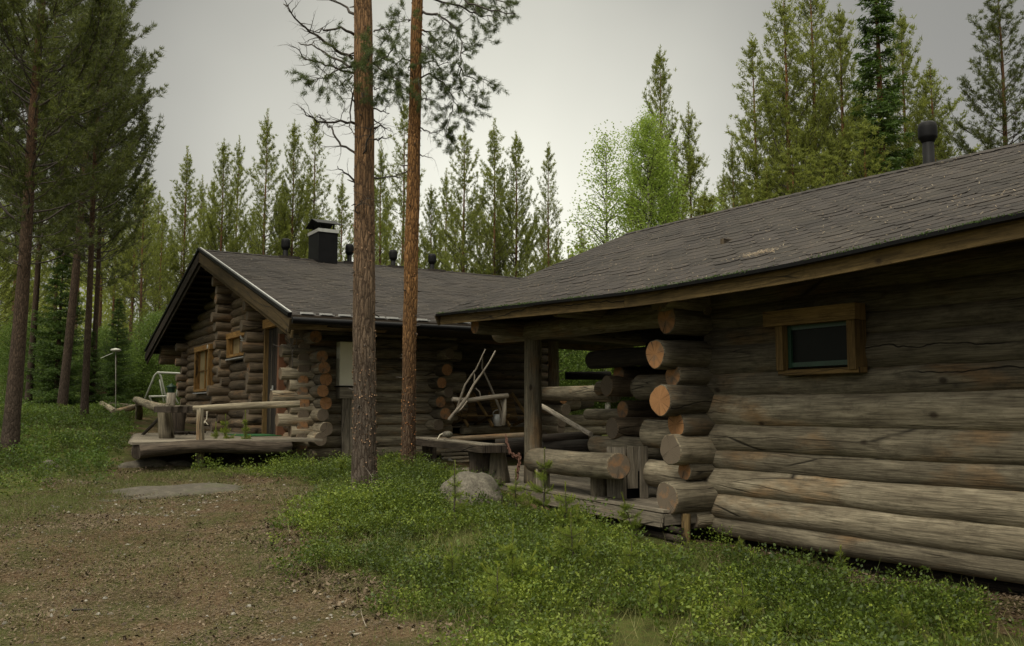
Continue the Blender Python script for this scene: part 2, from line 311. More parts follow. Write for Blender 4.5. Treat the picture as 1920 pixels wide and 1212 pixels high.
# ---------------------------------------------------------------- mesh helpers
class MB:
    def __init__(s): s.V = []; s.F = []; s.FM = []; s.UV = []; s.T = []; s.S = []
    def add(s, vs, tint=.5):
        i = len(s.V); s.V += [tuple(v) for v in vs]; s.T += [tint]*len(vs); return i
    def face(s, idx, uv=None, m=0, sm=False):
        s.F.append(tuple(idx)); s.FM.append(m); s.UV += (uv or [(0, 0)]*len(idx)); s.S.append(sm)
    def tube(s, pts, rads, sides=12, m=0, mc=None, tint=None, wob=0., cap0=True, cap1=True, sm=True, bevel=.0, frame=None, squash=1.):
        pts = [Vector(p) for p in pts]; n = len(pts)
        if not hasattr(rads, '__len__'): rads = [rads]*n
        tint = random.random() if tint is None else tint; mc = m if mc is None else mc
        sd = random.uniform(0, 100); uo = random.uniform(0, 50); vo = random.uniform(0, 50) if wob >= 0 else 0
        if m == 0 and frame == 'keep': uo = vo = 0
        d0 = (pts[1]-pts[0]).normalized(); a = Vector((0, 0, 1)) if abs(d0.z) < .8 else Vector((1, 0, 0))
        x = d0.cross(a).normalized(); y = x.cross(d0).normalized(); L = 0; rings = []
        r0 = max(rads)
        for i, p in enumerate(pts):
            d = (pts[min(i+1, n-1)]-pts[max(i-1, 0)]).normalized()
            x = (x-d*x.dot(d)).normalized(); y = x.cross(d).normalized()
            if i: L += (p-pts[i-1]).length
            vs = []
            for k in range(sides):
                an = 2*math.pi*k/sides; c, sn = math.cos(an), math.sin(an)
                r = rads[i]
                if wob: r *= 1+abs(wob)*(noise.noise(Vector((c*1.2+sd, sn*1.2, L*1.5+sd)))+.5*noise.noise(Vector((c*3+sd, sn*3, L*5))))
                vs.append(p+x*(c*r)+y*(sn*r*squash))
            b = s.add(vs, tint); rings.append((b, L))
        for i in range(n-1):
            b0, l0 = rings[i]; b1, l1 = rings[i+1]
            for k in range(sides):
                k2 = (k+1) % sides; u0 = uo+2*math.pi*r0*k/sides; u1 = uo+2*math.pi*r0*(k+1)/sides
                s.face((b0+k, b1+k, b1+k2, b0+k2), [(u0, vo+l0), (u0, vo+l1), (u1, vo+l1), (u1, vo+l0)], m, sm)
        for e, on in ((0, cap0), (n-1, cap1)):
            if not on: continue
            d = (pts[0]-pts[1]) if e == 0 else (pts[-1]-pts[-2]); d.normalize(); b0 = rings[e][0]
            p = pts[e]; ring = [Vector(s.V[b0+k]) for k in range(sides)]
            ch = rads[e]*.06
            inner = s.add([p+(q-p)*.93+d*ch for q in ring], tint)
            cc = s.add([p+d*ch], tint)
            for k in range(sides):
                k2 = (k+1) % sides
                f = (b0+k, b0+k2, inner+k2, inner+k); 
                if e: f = f[::-1]
                ua, ub = uo+2*math.pi*r0*k/sides, uo+2*math.pi*r0*(k+1)/sides; q4 = [(ua, vo+.0), (ub, vo+.0), (ub, vo+.02), (ua, vo+.02)]; s.face(f, q4 if not e else q4[::-1], m, sm)
                def u_(k, rr=.93): return (rr*rads[e]*math.cos(2*math.pi*k/sides), rr*rads[e]*math.sin(2*math.pi*k/sides))
                f = (inner+k, inner+k2, cc); uv = [u_(k), u_(k2), (0, 0)]
                if e: f = f[::-1]; uv = uv[::-1]
                s.face(f, uv, mc)
        return s
    def log(s, p0, p1, r, r1=None, m=0, mc=1, tint=None, wob=.07, bow=.02, sides=18, step=.22, cap0=True, cap1=True, squash=1.):
        p0 = Vector(p0); p1 = Vector(p1); L = (p1-p0).length; n = max(3, int(L/step)); r1 = r if r1 is None else r1
        q = random.uniform(0, 99); pts = []; rs = []
        for i in range(n+1):
            f = i/n; o = Vector((0, 0, 1))*bow*noise.noise(Vector((f*L*.5, q, 0)))
            pts.append(p0.lerp(p1, f)+o); rs.append(r+(r1-r)*f)
        return s.tube(pts, rs, sides, m, mc, tint, wob, cap0, cap1, squash=squash)
    def beam(s, p0, p1, w, h, up=(0, 0, 1), m=0, tint=None, seg=1, wob=0.):
        """box from p0 to p1; w across, h along up"""
        p0 = Vector(p0); p1 = Vector(p1); d = (p1-p0); L = d.length; d.normalize(); up = Vector(up)
        x = d.cross(up).normalized(); y = x.cross(d).normalized(); tint = random.random() if tint is None else tint
        uo, vo = random.uniform(0, 50), random.uniform(0, 50); rg = []
        for i in range(seg+1):
            p = p0+d*(L*i/seg)
            ww = w/2*(1+random.uniform(-wob, wob)); hh = h/2*(1+random.uniform(-wob, wob))
            rg.append(s.add([p-x*ww-y*hh, p+x*ww-y*hh, p+x*ww+y*hh, p-x*ww+y*hh], tint))
        us = [0, w, w+h, 2*w+h, 2*w+2*h]
        for i in range(seg):
            a, b = rg[i], rg[i+1]; v0 = vo+L*i/seg; v1 = vo+L*(i+1)/seg
            for k in range(4):
                k2 = (k+1) % 4
                s.face((a+k, a+k2, b+k2, b+k), [(uo+us[k], v0), (uo+us[k+1], v0), (uo+us[k+1], v1), (uo+us[k], v1)], m)
        s.face((rg[0]+3, rg[0]+2, rg[0]+1, rg[0]), [(uo, vo), (uo+w, vo), (uo+w, vo+h*.3), (uo, vo+h*.3)], m)
        s.face((rg[-1], rg[-1]+1, rg[-1]+2, rg[-1]+3), [(uo, vo), (uo+w, vo), (uo+w, vo+h*.3), (uo, vo+h*.3)], m)
        return s
    def box(s, lo, hi, m=0, tint=None):
        lo = Vector(lo); hi = Vector(hi); c = (lo+hi)/2; e = hi-lo
        # grain along the longest side
        if e.z >= e.x and e.z >= e.y: return s.beam((c.x, c.y, lo.z), (c.x, c.y, hi.z), e.x, e.y, (0, 1, 0), m, tint)
        if e.x >= e.y: return s.beam((lo.x, c.y, c.z), (hi.x, c.y, c.z), e.y, e.z, (0, 0, 1), m, tint)
        return s.beam((c.x, lo.y, c.z), (c.x, hi.y, c.z), e.x, e.z, (0, 0, 1), m, tint)
    def build(s, name, mats, parent=None):
        me = bpy.data.meshes.new(name); me.from_pydata(s.V, [], s.F)
        for q in (mats if isinstance(mats, (list, tuple)) else [mats]): me.materials.append(M[q] if isinstance(q, str) else q)
        me.polygons.foreach_set('material_index', s.FM); me.polygons.foreach_set('use_smooth', s.S)
        uv = me.uv_layers.new(name='UVMap'); uv.data.foreach_set('uv', np.array(s.UV, dtype=np.float32).ravel())
        a = me.attributes.new('tint', 'FLOAT', 'POINT'); a.data.foreach_set('value', np.array(s.T, dtype=np.float32))
        me.update(); o = bpy.data.objects.new(name, me); COL.objects.link(o)
        if parent: o.parent = parent; o.matrix_parent_inverse = parent.matrix_basis.inverted()
        return o
def npobj(name, V, F, tint, mat, parent=None, smooth=False):
    me = bpy.data.meshes.new(name); me.from_pydata(np.asarray(V, dtype=np.float32), [], np.asarray(F, dtype=np.int32))
    me.materials.append(M[mat]); a = me.attributes.new('tint', 'FLOAT', 'POINT'); a.data.foreach_set('value', np.asarray(tint, dtype=np.float32))
    if smooth: me.polygons.foreach_set('use_smooth', [True]*len(me.polygons))
    o = bpy.data.objects.new(name, me); COL.objects.link(o)
    if parent: o.parent = parent; o.matrix_parent_inverse = parent.matrix_basis.inverted()
    return o
def tag(o, label=None, cat=None, group=None, kind=None):
    for k, v in (('label', label), ('category', cat), ('group', group), ('kind', kind)):
        if v: o[k] = v
    return o
def thing(name, loc, label, cat, group=None, rz=0):
    o = bpy.data.objects.new(name, None); COL.objects.link(o); o.location = loc; o.rotation_euler = (0, 0, rz); o.empty_display_size = .3
    return tag(o, label, cat, group)
def copy_tree(o, parent=None):
    c = o.copy(); COL.objects.link(c)
    if parent is not None: c.parent = parent
    for ch in list(o.children): copy_tree(ch, c)
    return c
def unit(v): return v/np.maximum(np.linalg.norm(v, axis=1, keepdims=True), 1e-9)
def blades(P, D, L, Wd, tint, quad=False):
    """thin leaf faces: from P along unit D, length L, width Wd (arrays)"""
    n = len(P); r = rng.normal(size=(n, 3)); S = unit(np.cross(D, r)); L = np.asarray(L).reshape(-1, 1); Wd = np.asarray(Wd).reshape(-1, 1)
    if quad:
        V = np.stack([P, P+D*L*.5+S*Wd*.5, P+D*L, P+D*L*.5-S*Wd*.5], 1).reshape(-1, 3); k = 4
    else:
        V = np.stack([P-S*Wd*.5, P+S*Wd*.5, P+D*L], 1).reshape(-1, 3); k = 3
    return V, np.arange(n*k).reshape(n, k), np.repeat(tint, k)
# ================================================================ GROUND
def axis(lo, hi, fine_lo, fine_hi, f, c):
    a = list(np.arange(fine_lo, fine_hi, f)); x = fine_lo; s = f
    while x > lo: s *= 1.25; x -= s; a.insert(0, x)
    x = a[-1]; s = f
    while x < hi: s *= 1.25; x += s; a.append(x)
    return np.array(a)
gx = axis(-320, 320, -12, 14, .12, 0); gy = axis(-320, 320, 1, 26, .12, 0)
XX, YY = np.meshgrid(gx, gy, indexing='ij'); ZZ = hgts(XX, YY)
ni, nj = XX.shape; I = np.arange(ni*nj).reshape(ni, nj)
def poly_px(pp): return np.array([[(q := ground_at(*p)).x, q.y] for p in pp])
def inside(poly, x, y):
    r = np.zeros(len(x), bool); j = len(poly)-1
    for i in range(len(poly)):
        xi, yi = poly[i]; xj, yj = poly[j]
        c = ((yi > y) != (yj > y)) & (x < (xj-xi)*(y-yi)/(yj-yi+1e-12)+xi); r ^= c; j = i
    return r
vegA = poly_px([(900, 1212), (800, 1165), (745, 1120), (650, 1085), (618, 1062), (600, 1010), (585, 960), (640, 905), (652, 880), (700, 876), (770, 872), (800, 896), (960, 950), (1240, 1000), (1330, 1030), (1500, 1085), (1700, 1140), (1915, 1190), (1915, 1212)])
vegA = np.vstack([vegA, [[6.0, 1.5], [2.5, 1.5]]])
ov = np.stack([onz(x, y, 1.2).xy for x, y in ((180, 880), (300, 885), (430, 880), (560, 890), (640, 900), (640, 875), (560, 866), (400, 866), (330, 862), (260, 835))])
vegB = poly_px([(330, 885), (440, 890), (530, 896), (640, 900), (640, 876), (560, 872), (400, 868), (340, 868)])
vegC = poly_px([(-80, 945), (60, 930), (150, 905), (190, 870), (240, 845), (262, 800), (270, 772), (200, 765), (120, 752), (0, 757), (-80, 757)])
vegD = poly_px([(200, 930), (235, 890), (330, 885), (420, 900), (480, 925), (400, 900), (300, 898), (215, 940), (60, 985), (-40, 965), (-40, 940), (60, 935), (150, 915)])
vegE = np.array([(-14, 13.5), (-3, 13), (.5, 14.2), (2.0, 14.6), (3.5, 24), (4.8, 27.5), (5, 38), (-18, 38)], float)
def soft(x, y):
    o = np.zeros(len(x))
    jx = x+.18*np.sin(y*5.1)+.12*np.sin(x*9+y*3); jy = y+.18*np.sin(x*4.7)+.1*np.sin(y*8)
    for p in (vegA, vegB, vegC): o = np.maximum(o, inside(p, jx, jy)*1.)
    o = np.maximum(o, inside(vegD, jx, jy)*.7)
    o = np.maximum(o, inside(vegE, jx, jy)*1.)
    far = (y > 26) | (x < -10) | (x > 13); return np.where(far, 1., o)
veg = soft(XX.ravel(), YY.ravel())
bm = MB()
me = bpy.data.meshes.new('ground')
F_ = np.stack([I[:-1, :-1], I[1:, :-1], I[1:, 1:], I[:-1, 1:]], -1).reshape(-1, 4)
me.from_pydata(np.stack([XX, YY, ZZ], -1).reshape(-1, 3).astype(np.float32), [], F_.astype(np.int32))
at_ = me.attributes.new('veg', 'FLOAT', 'POINT'); at_.data.foreach_set('value', veg.astype(np.float32))
me.polygons.foreach_set('use_smooth', [True]*len(me.polygons))
def groundm():
    m, t, b = node_mat('forest_floor')
    o = nd(t, 'TexCoord').outputs['Object']
    v = nd(t, 'Attribute', attribute_name='veg').outputs['Fac']
    def N(s, d=6., r=.65): return nd(t, 'TexNoise', {0: o, 'Scale': s, 'Detail': d, 'Roughness': r}).outputs[0]
    n1, n2, n3, n4 = N(1.3), N(9.), N(45.), N(120., 3.)
    dirt = ramp(t, n1, [(.3, (.055, .034, .018)), (.5, (.10, .066, .036)), (.7, (.135, .098, .055))])
    dirt = mixc(t, ramp(t, n2, [(.45, g1(0)), (.65, g1(.7))]), dirt, (.062, .036, .02))
    dirt = mixc(t, ramp(t, n3, [(.5, g1(0)), (.68, g1(.65))]), dirt, (.20, .155, .10))
    dirt = mixc(t, ramp(t, n4, [(.35, g1(.8)), (.5, g1(0))]), dirt, (.022, .014, .008))
    ng = N(1.9, 5.)
    dirt = mixc(t, ramp(t, ng, [(.42, g1(0)), (.6, g1(.8))]), dirt, (.04, .05, .013))
    nb = N(.7, 4.)
    dirt = mixc(t, ramp(t, nb, [(.5, g1(0)), (.7, g1(.5))]), dirt, (.035, .024, .014))
    moss = ramp(t, n2, [(.3, (.03, .035, .01)), (.55, (.055, .07, .016)), (.75, (.08, .07, .025))])
    moss = mixc(t, ramp(t, n3, [(.45, g1(0)), (.65, g1(.6))]), moss, (.05, .032, .014))
    col = mixc(t, v, dirt, moss)
    t.links.new(col, b.inputs['Base Color']); b.inputs['Roughness'].default_value = 1; b.inputs['Specular IOR Level'].default_value = .1
    bp = nd(t, 'Bump', {'Strength': .9, 'Distance': .04, 'Height': mixc(t, .5, n2, n3)}); t.links.new(bp.outputs[0], b.inputs['Normal'])
    return m
me.materials.append(groundm()); go = bpy.data.objects.new('ground', me); COL.objects.link(go); tag(go, kind='structure')

# ================================================================ SHINGLES
def shingles(mb, S, Lu, Lv, row=.17, tab=.36, m=0):
    """S(u,v) surface in metres, u along the eave, v up the slope"""
    def nrm(u, v):
        a = S(u+.01, v)-S(u-.01, v); b = S(u, v+.01)-S(u, v-.01); n = a.cross(b).normalized(); return n if n.z > 0 else -n
    nr = int(Lv/row); nc = int(Lu/tab)+2
    for j in range(nr+1):
        for i in range(-1, nc):
            u0 = (i+(.5 if j % 2 else 0))*tab; u1 = u0+tab; a, b = max(0, u0), min(Lu, u1)
            if b-a < .02: continue
            v0 = j*row; v1 = min(Lv, v0+row*1.15)
            N_ = nrm((a+b)/2, v0+.02); lift = random.uniform(.004, .0065) if random.random() < .8 else random.uniform(.008, .012)
            sh = min(b-a, tab)*.22; t = random.random(); jit = random.uniform(-.006, .006)
            def P(u, v, h): return S(min(Lu, max(0, u)), min(Lv, max(0, v)))+N_*h
            k = .35*row
            tp = [P(a, v1, .002), P(a+.004, v0+k, lift*.8), P(a+sh, v0+jit, lift), P(b-sh, v0+jit, lift), P(b-.004, v0+k, lift*.8), P(b, v1, .002)]
            bt = [q-N_*(lift*.95) for q in tp[1:5]]
            uv = [(a, v1), (a, v0+k), (a+sh, v0), (b-sh, v0), (b, v0+k), (b, v1)]
            s = mb.add(tp+bt, t)
            mb.face([s+q for q in (0, 1, 2, 3, 4, 5)], [uv[q] for q in (0, 1, 2, 3, 4, 5)], m)
            for q in range(3): mb.face([s+1+q, s+6+q, s+7+q, s+2+q], [uv[1+q], uv[1+q], uv[2+q], uv[2+q]], m)
def slab(mb, S, Lu, Lv, th, m=0, nu=8, mu=None, hu=0.):
    """closed sheet under the shingles, thickness th"""
    mu = m if mu is None else mu
    g = {}; 
    for l in (0, 1):
        for i in range(nu+1):
            for j in (0, 1):
                p = S(Lu*i/nu, Lv*j); g[l, i, j] = mb.add([p-Vector((0, 0, th*l))], .4)
    for i in range(nu):
        u0, u1 = Lu*i/nu, Lu*(i+1)/nu
        mb.face((g[0, i, 0], g[0, i+1, 0], g[0, i+1, 1], g[0, i, 1]), [(u0, 0), (u1, 0), (u1, Lv), (u0, Lv)], m)
        mb.face((g[1, i, 1], g[1, i+1, 1], g[1, i+1, 0], g[1, i, 0]), [(Lv, u0), (Lv, u1), (0, u1), (0, u0)], mu)
        for j in (0, 1): mb.face((g[0, i, j], g[1, i, j], g[1, i+1, j], g[0, i+1, j]), [(u0, 0), (u0, th), (u1, th), (u1, 0)], m)
    for i in (0, nu): mb.face((g[0, i, 0], g[0, i, 1], g[1, i, 1], g[1, i, 0]), [(0, 0), (Lv, 0), (Lv, th), (0, th)], m)
def lerp(a, b, f): return a+(b-a)*f
def prof(xs, u):
    for (a, va), (b, vb) in zip(xs, xs[1:]):
        if u <= b: return lerp(va, vb, (u-a)/(b-a))
    return xs[-1][1]
def smoothp(xs, u): return (prof(xs, u-.5)+prof(xs, u)+prof(xs, u+.5)+prof(xs, u-.25)+prof(xs, u+.25))/5

# ================================================================ NEAR CABIN
NX, NC = 7.11, 7.5            # long wall plane, corner
near = thing('log_cabin', (NX, NC, .2), 'near grey log cabin with one small dark window and a covered porch', 'cabin')
YL, YR = 11.95, -1.5           # roof ends
ez = [(-2, 3.05), (3.3, 2.955), (5.2, 2.88), (7.3, 2.875), (9.5, 2.96), (12.2, 3.06), (13, 3.07)]
rz_ = [(-2, 4.30), (5.2, 4.48), (8.2, 4.56), (11.8, 4.62), (13, 4.63)]
RX, EX = 9.6, 6.0
Lun = YL-YR; Lvn = math.hypot(RX-EX, 1.6)
def Sn(u, v):
    y = YL-u; f = v/Lvn; return Vector((lerp(EX, RX, f), y, lerp(smoothp(ez, y), smoothp(rz_, y), f)))
def Snb(u, v):
    y = YL-u; f = v/Lvn; return Vector((lerp(2*RX-EX, RX, f), y, lerp(smoothp(ez, y), smoothp(rz_, y), f)))
mb = MB(); slab(mb, Sn, Lun, Lvn, .035, 0, 24, 1); slab(mb, Snb, Lun, Lvn, .035, 0, 24, 1)
shingles(mb, Sn, Lun, Lvn); shingles(mb, Snb, Lun, Lvn, .29, .62)
u = 0
while u < Lun-.1:       # ridge caps
    for S, sgn in ((Sn, -1), (Snb, 1)):
        a, b = S(u, Lvn), S(min(Lun, u+.27), Lvn); a2, b2 = S(u, Lvn-.15), S(min(Lun, u+.27), Lvn-.15); h = Vector((0, 0, .02)); h2 = Vector((0, 0, .012))
        s = mb.add([a+h, b+h2, b2+h2, a2+h], random.random()); mb.face((s, s+1, s+2, s+3), [(u, 0), (u+.2, 0), (u+.2, .1), (u, .1)])
    u += .24
roof = mb.build('roof', ['shingle', 'soffit'], near)
# fascia boards along the eave and the far rake, with dark drip edge and moss
mb = MB(); md = MB(); ys = np.linspace(YL, YR, 25)
for a, b in zip(ys, ys[1:]):
    za, zb = smoothp(ez, a), smoothp(ez, b)
    mb.beam((EX+.07, a, za-.09), (EX+.07, b, zb-.09), .035, .125, tint=.5)
    md.beam((EX-.005, a, za-.018), (EX-.005, b, zb-.018), .05, .03, tint=.3)
# beam() randomises its UVs, so let every board be a long one instead
mb = MB()
for a, b in ((YL, 7.6), (7.597, 2.4), (2.397, YR)):
    segs = [q for q in ys if b < q < a]; seq = [a]+segs+[b]; uo, vo = random.uniform(0, 9), random.uniform(0, 9); t = random.uniform(.45, .7); s0 = None
    for y in seq:
        z = smoothp(ez, y); s1 = mb.add([(EX+.05, y, z-.155), (EX+.09, y, z-.155), (EX+.09, y, z-.03), (EX+.05, y, z-.03)], t)
        if s0 is not None:
            for k in range(4):
                k2 = (k+1) % 4; mb.face((s0+k, s1+k, s1+k2, s0+k2), [(uo+k*.1, vo+yp), (uo+k*.1, vo+y), (uo+k*.1+.1, vo+y), (uo+k*.1+.1, vo+yp)])
        else: mb.face((s1, s1+1, s1+2, s1+3), [(0, 0)]*4)
        s0 = s1; yp = y
    mb.face((s0+3, s0+2, s0+1, s0), [(0, 0)]*4)
mb.build('fascia_board', 'fascia', roof)
md.build('drip_edge', 'black', roof)
for S in (Sn, Snb):
    mb = MB(); a, b = S(0, 0), S(0, Lvn); mb.beam(a+Vector((0, .02, -.10)), b+Vector((0, .02, -.10)), .035, .15, up=(0, 0, 1)); mb.build('rake_board', 'fascia' if S is Sn else 'soffit', roof)
# moss along the eave edge
n_ = 5200; yy = rng.uniform(YR, YL, n_); keep = (np.sin(yy*2.1)+np.sin(yy*5.3+1)+rng.normal(0, .8, n_)) > -.4; yy = yy[keep]; n_ = len(yy)
zz = np.array([smoothp(ez, y) for y in yy]); P = np.stack([EX-.028+rng.uniform(-.006, .05, n_)**1, yy, zz+.004+rng.uniform(-.018, .008, n_)], 1); D = unit(rng.normal(size=(n_, 3))+np.array([-.5, 0, .6]))
V_, F2, T_ = blades(P, D, rng.uniform(.012, .03, n_), .010*np.ones(n_), rng.random(n_)*.5); npobj('moss', V_, F2, T_, 'spruce', roof)['kind'] = 'stuff'
def litter(S, Lu, Lv, n, parent, patches=(), name='needle_litter', hmax=.012):
    u = rng.uniform(0, Lu, n); v = Lv*rng.random(n)**1.15
    for (pu, pv, ru, rv, k) in patches:
        u = np.concatenate([u, rng.normal(pu, ru, k)]); v = np.concatenate([v, rng.normal(pv, rv, k)])
    u = np.clip(u, .01, Lu-.01); v = np.clip(v, .01, Lv-.01); n = len(u)
    P = np.array([S(a, b) for a, b in zip(u, v)]); U_ = np.array(S(1, 1)-S(.5, 1)); Vv = np.array(S(1, 1)-S(1, .5)); U_ /= np.linalg.norm(U_); Vv /= np.linalg.norm(Vv)
    an = rng.uniform(0, 6.283, n); D = np.outer(np.cos(an), U_)+np.outer(np.sin(an), Vv); N_ = np.cross(U_, Vv); N_ *= np.sign(N_[2]); S_ = np.cross(D, N_)
    P += N_*rng.uniform(.011, .011+hmax, n)[:, None]; L = rng.uniform(.02, .055, n)[:, None]; w = rng.uniform(.0012, .0026, n)[:, None]
    tl = N_*rng.uniform(-.004, .01, n)[:, None]
    V = np.stack([P-S_*w, P+S_*w, P+S_*w+D*L+tl, P-S_*w+D*L+tl], 1).reshape(-1, 3)
    o = npobj(name, V, np.arange(4*n).reshape(n, 4), np.repeat(rng.random(n), 4), 'needlel', parent); o['kind'] = 'stuff'; return o
p1 = onx(1425, 470, 6.6); p2 = onx(1880, 385, 6.9)
litter(Sn, Lun, Lvn, 3400, roof, [(YL-p1.y, .66, .13, .045, 260), (YL-p2.y, 1.0, .2, .05, 30)])
# vent pipe on the ridge
vp = onx(1742, 312, 9.72)
def vent(parent, base, h, r, rc, hc):
    mb = MB(); b = Vector(base); mb.tube([b-Vector((0, 0, .2)), b+Vector((0, 0, .02)), b+Vector((0, 0, .05)), b+Vector((0, 0, h))], [r*1.3, r*1.3, r, r], 20, wob=0)
    o = mb.build('vent_pipe', 'vent', parent)
    mb = MB(); t = b+Vector((0, 0, h)); z = lambda q: t+Vector((0, 0, q*hc))
    mb.tube([z(-.25), z(-.1), z(.0), z(.1), z(.62), z(.85), z(.98), z(1.0)], [r*1.1, rc*.8, rc*.97, rc, rc, rc*.93, rc*.7, rc*.4], 24, wob=0); mb.build('vent_cap', 'vent', o)
vent(near, vp, .34, .066, .108, .20)
# long wall: boundaries measured from the photograph (heights of the joints)
zb = [.29, .485, .74, 1.0, 1.215, 1.485, 1.79, 2.035, 2.32, 2.53, 2.75, 2.98, 3.2]
ten = [.35, .72, .8, .38, .55, .85, .3, .18, .12, .12, .1, .1]  # upper rows darker: eave shade put into the log tint
mb = MB()
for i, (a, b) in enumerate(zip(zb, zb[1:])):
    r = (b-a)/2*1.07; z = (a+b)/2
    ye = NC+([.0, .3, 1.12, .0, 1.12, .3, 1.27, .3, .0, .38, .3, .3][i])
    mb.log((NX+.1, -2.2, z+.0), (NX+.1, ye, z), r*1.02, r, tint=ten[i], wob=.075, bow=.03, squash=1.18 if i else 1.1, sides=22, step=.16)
# chinking shadow board behind the joints
mb.box((NX+.14, -2.1, .35), (NX+.2, NC-.1, 3.1), m=2, tint=.1)
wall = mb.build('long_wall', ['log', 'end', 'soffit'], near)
# window opening is covered by its frame, which stands proud of the logs
# cross wall: log ends with sawn faces
mb = MB(); mb.box((NX+.3, NC-.03, .5), (12.0, NC+.03, 3.6), m=0, tint=.2)
cw = mb.build('cross_wall', ['logd'], near)
ends = [(1229, 664, .158, .25), (1262, 704, .125, .35), (1238, 751, .168, .1), (1268, 796, .135, .15), (1257, 844, .168, .62), (1284, 881, .105, .3), (1251, 935, .172, .5), (1298, 974, .10, .75), (1250, 600, .15, .3), (1236, 560, .15, .5)]
for px, py, r, tn in ends:
    p = ony(px, py, NC+.02); mb = MB(); q = Vector((NX+2.2, p.y, p.z))
    mb.log(q, p, r*1.0, r*1.02, tint=tn, wob=.13, bow=.0, step=.12, sides=30, cap0=False); mb.build('log_end', ['log', 'end'], cw)
# corner posts under the corner
mb = MB(); q = ony(1285, 1012, 7.35); mb.log(q-Vector((0, 0, .2)), ony(1287, 965, 7.4), .055, .05, tint=.7, wob=.25); mb.build('support_post', ['fascia', 'end'], near)
# window
wp = [onx(*p, NX-.07) for p in ((1480, 602), (1612, 590), (1612, 690), (1480, 695))]
y1, y0 = wp[0].y, wp[1].y; z1, z0 = 2.63, 2.10
wa, wb = onx(1484, 612, NX-.06), onx(1606, 690, NX-.06)
y1, y0, z1, z0 = wa.y, wb.y, 2.475, 2.05
mb = MB(); xo = NX-.14
mb.beam((xo+.03, y1+.05, z0-.02), (xo+.03, y1+.05, z1+.01), .09, .16, (1, 0, 0), tint=.6); mb.beam((xo+.03, y0-.05, z0-.04), (xo+.03, y0-.05, z1+.01), .09, .16, (1, 0, 0), tint=.4)
mb.beam((xo-.01, y1+.22, z1+.07), (xo-.01, y0-.13, z1+.06), .15, .15, tint=.75)
mb.beam((xo+.04, y1+.1, z0-.045), (xo+.04, y0-.1, z0-.045), .12, .05, tint=.7)
wf = mb.build('window', 'trimd', near)
mb = MB(); e = .03
for a, b in (((y1, z0+e), (y0, z0+e)), ((y1, z1-e), (y0, z1-e))): mb.beam((xo+.045, a[0], a[1]), (xo+.045, b[0], b[1]), .04, .045, tint=.3)
for y in (y1-.02, y0+.02): mb.beam((xo+.042, y, z0), (xo+.042, y, z1), .04, .045, (1, 0, 0), tint=.3)
mb.build('sash', 'gmetal', wf)
mb = MB(); mb.box((xo+.045, y0, z0), (xo+.05, y1, z1)); mb.build('pane', 'glass', wf)
# beams and post of the porch
mb = MB(); mb.log((NX+.05, 12.1, 2.82), (NX+.05, 7.4, 2.74), .14, .15, tint=.55, step=.2); mb.build('eave_beam', ['log', 'end'], near)
mb = MB(); mb.log((6.28, 11.3, 2.84), (13.2, 11.3, 2.72), .12, .12, tint=.3); mb.build('cross_beam', ['log', 'end'], near)
for y in (11.0, 8.9):
    mb = MB(); mb.log((6.35, y+.45, 2.9), (12.8, y+.4, 2.9), .10, .11, tint=.45); mb.build('rafter_log', ['log', 'end'], near)
mb = MB(); mb.log((7.2, 11.2, .55), (7.2, 11.2, 2.74), .135, .125, tint=.42, wob=.05, bow=0); mb.build('post', ['log', 'end'], near)
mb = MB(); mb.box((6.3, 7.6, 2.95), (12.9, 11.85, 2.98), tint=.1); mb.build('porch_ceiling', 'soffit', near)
# recessed porch wall, its shade put into the dark logs, with projecting log ends
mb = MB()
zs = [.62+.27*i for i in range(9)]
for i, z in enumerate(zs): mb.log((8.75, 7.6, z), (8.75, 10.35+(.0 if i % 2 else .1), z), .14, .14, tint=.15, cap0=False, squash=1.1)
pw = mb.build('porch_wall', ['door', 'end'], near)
for px, py, r, d, L, mt in ((1120, 676, .125, 12.7, .7, 'door'), (1135, 728, .115, 13.1, .5, 'log'), (1125, 834, .13, 12.6, .8, 'log'), (1110, 777, .085, 14.2, 1.0, 'log')):
    p = at(px, py, d); mb = MB(); mb.log((p.x, p.y-L-.6, p.z), (p.x, p.y+.12, p.z), r, r, tint=.6, step=.12); mb.build('log_end', [mt, 'end'], pw)
for px, py, r, d in ((1160, 702, .125, 12.6), (1138, 724, .14, 12.4), (1168, 768, .125, 12.4), (1148, 803, .145, 12.2), (1170, 848, .10, 12.2)):
    p = at(px, py, d); mb = MB(); mb.log((p.x+1.2, p.y, p.z), p, r, r, tint=.95 if px < 1150 else .35, step=.12); mb.build('log_end', ['logd', 'end'], pw)
# deck
mb = MB()
def deckx(y): return 6.43+(y-7.5)*.0892
k = 0; x = 0
while x < 3.6:
    w = .095; o = x+w/2
    y0_ = 7.46+random.uniform(-.01, .01); y1_ = 14.75+random.uniform(-.02, .02)
    if x > .6: y0_ = 7.7
    ym = random.uniform(9, 12.5)
    for a, b in ((y0_, ym), (ym+.004, y1_)):
        mb.beam((deckx(a)+o, a, .567), (deckx(b)+o, b, .567), w-.012, .028, tint=random.uniform(.25, .9))
    x += w
dk = mb.build('deck', 'plank', near)
mb = MB()
for k in range(3): mb.beam((deckx(7.45)-.01-.012*k, 7.45, .53-.045*k-.01), (deckx(14.72)-.01-.012*k, 14.72, .53-.045*k-.01), .03, .042, tint=.35+.1*k)
for y in (7.47, 14.73): mb.beam((deckx(y)+.02, y, .48), (deckx(y)+(.6 if y < 8 else 3.4), y, .48), .03, .12, tint=.3)
mb.build('deck_edge', 'plank', dk)
mb = MB()
for k, z in enumerate((.37, .29, .22, .15)):
    mb = MB(); mb.log((deckx(7.3)+.12-.05*k, 7.3-.1*k, z), (deckx(13)+.12-.05*k, 13, z+.06), .036, .04, tint=.3, wob=.15); mb.build('skirting_pole', ['dead', 'dead'], near)
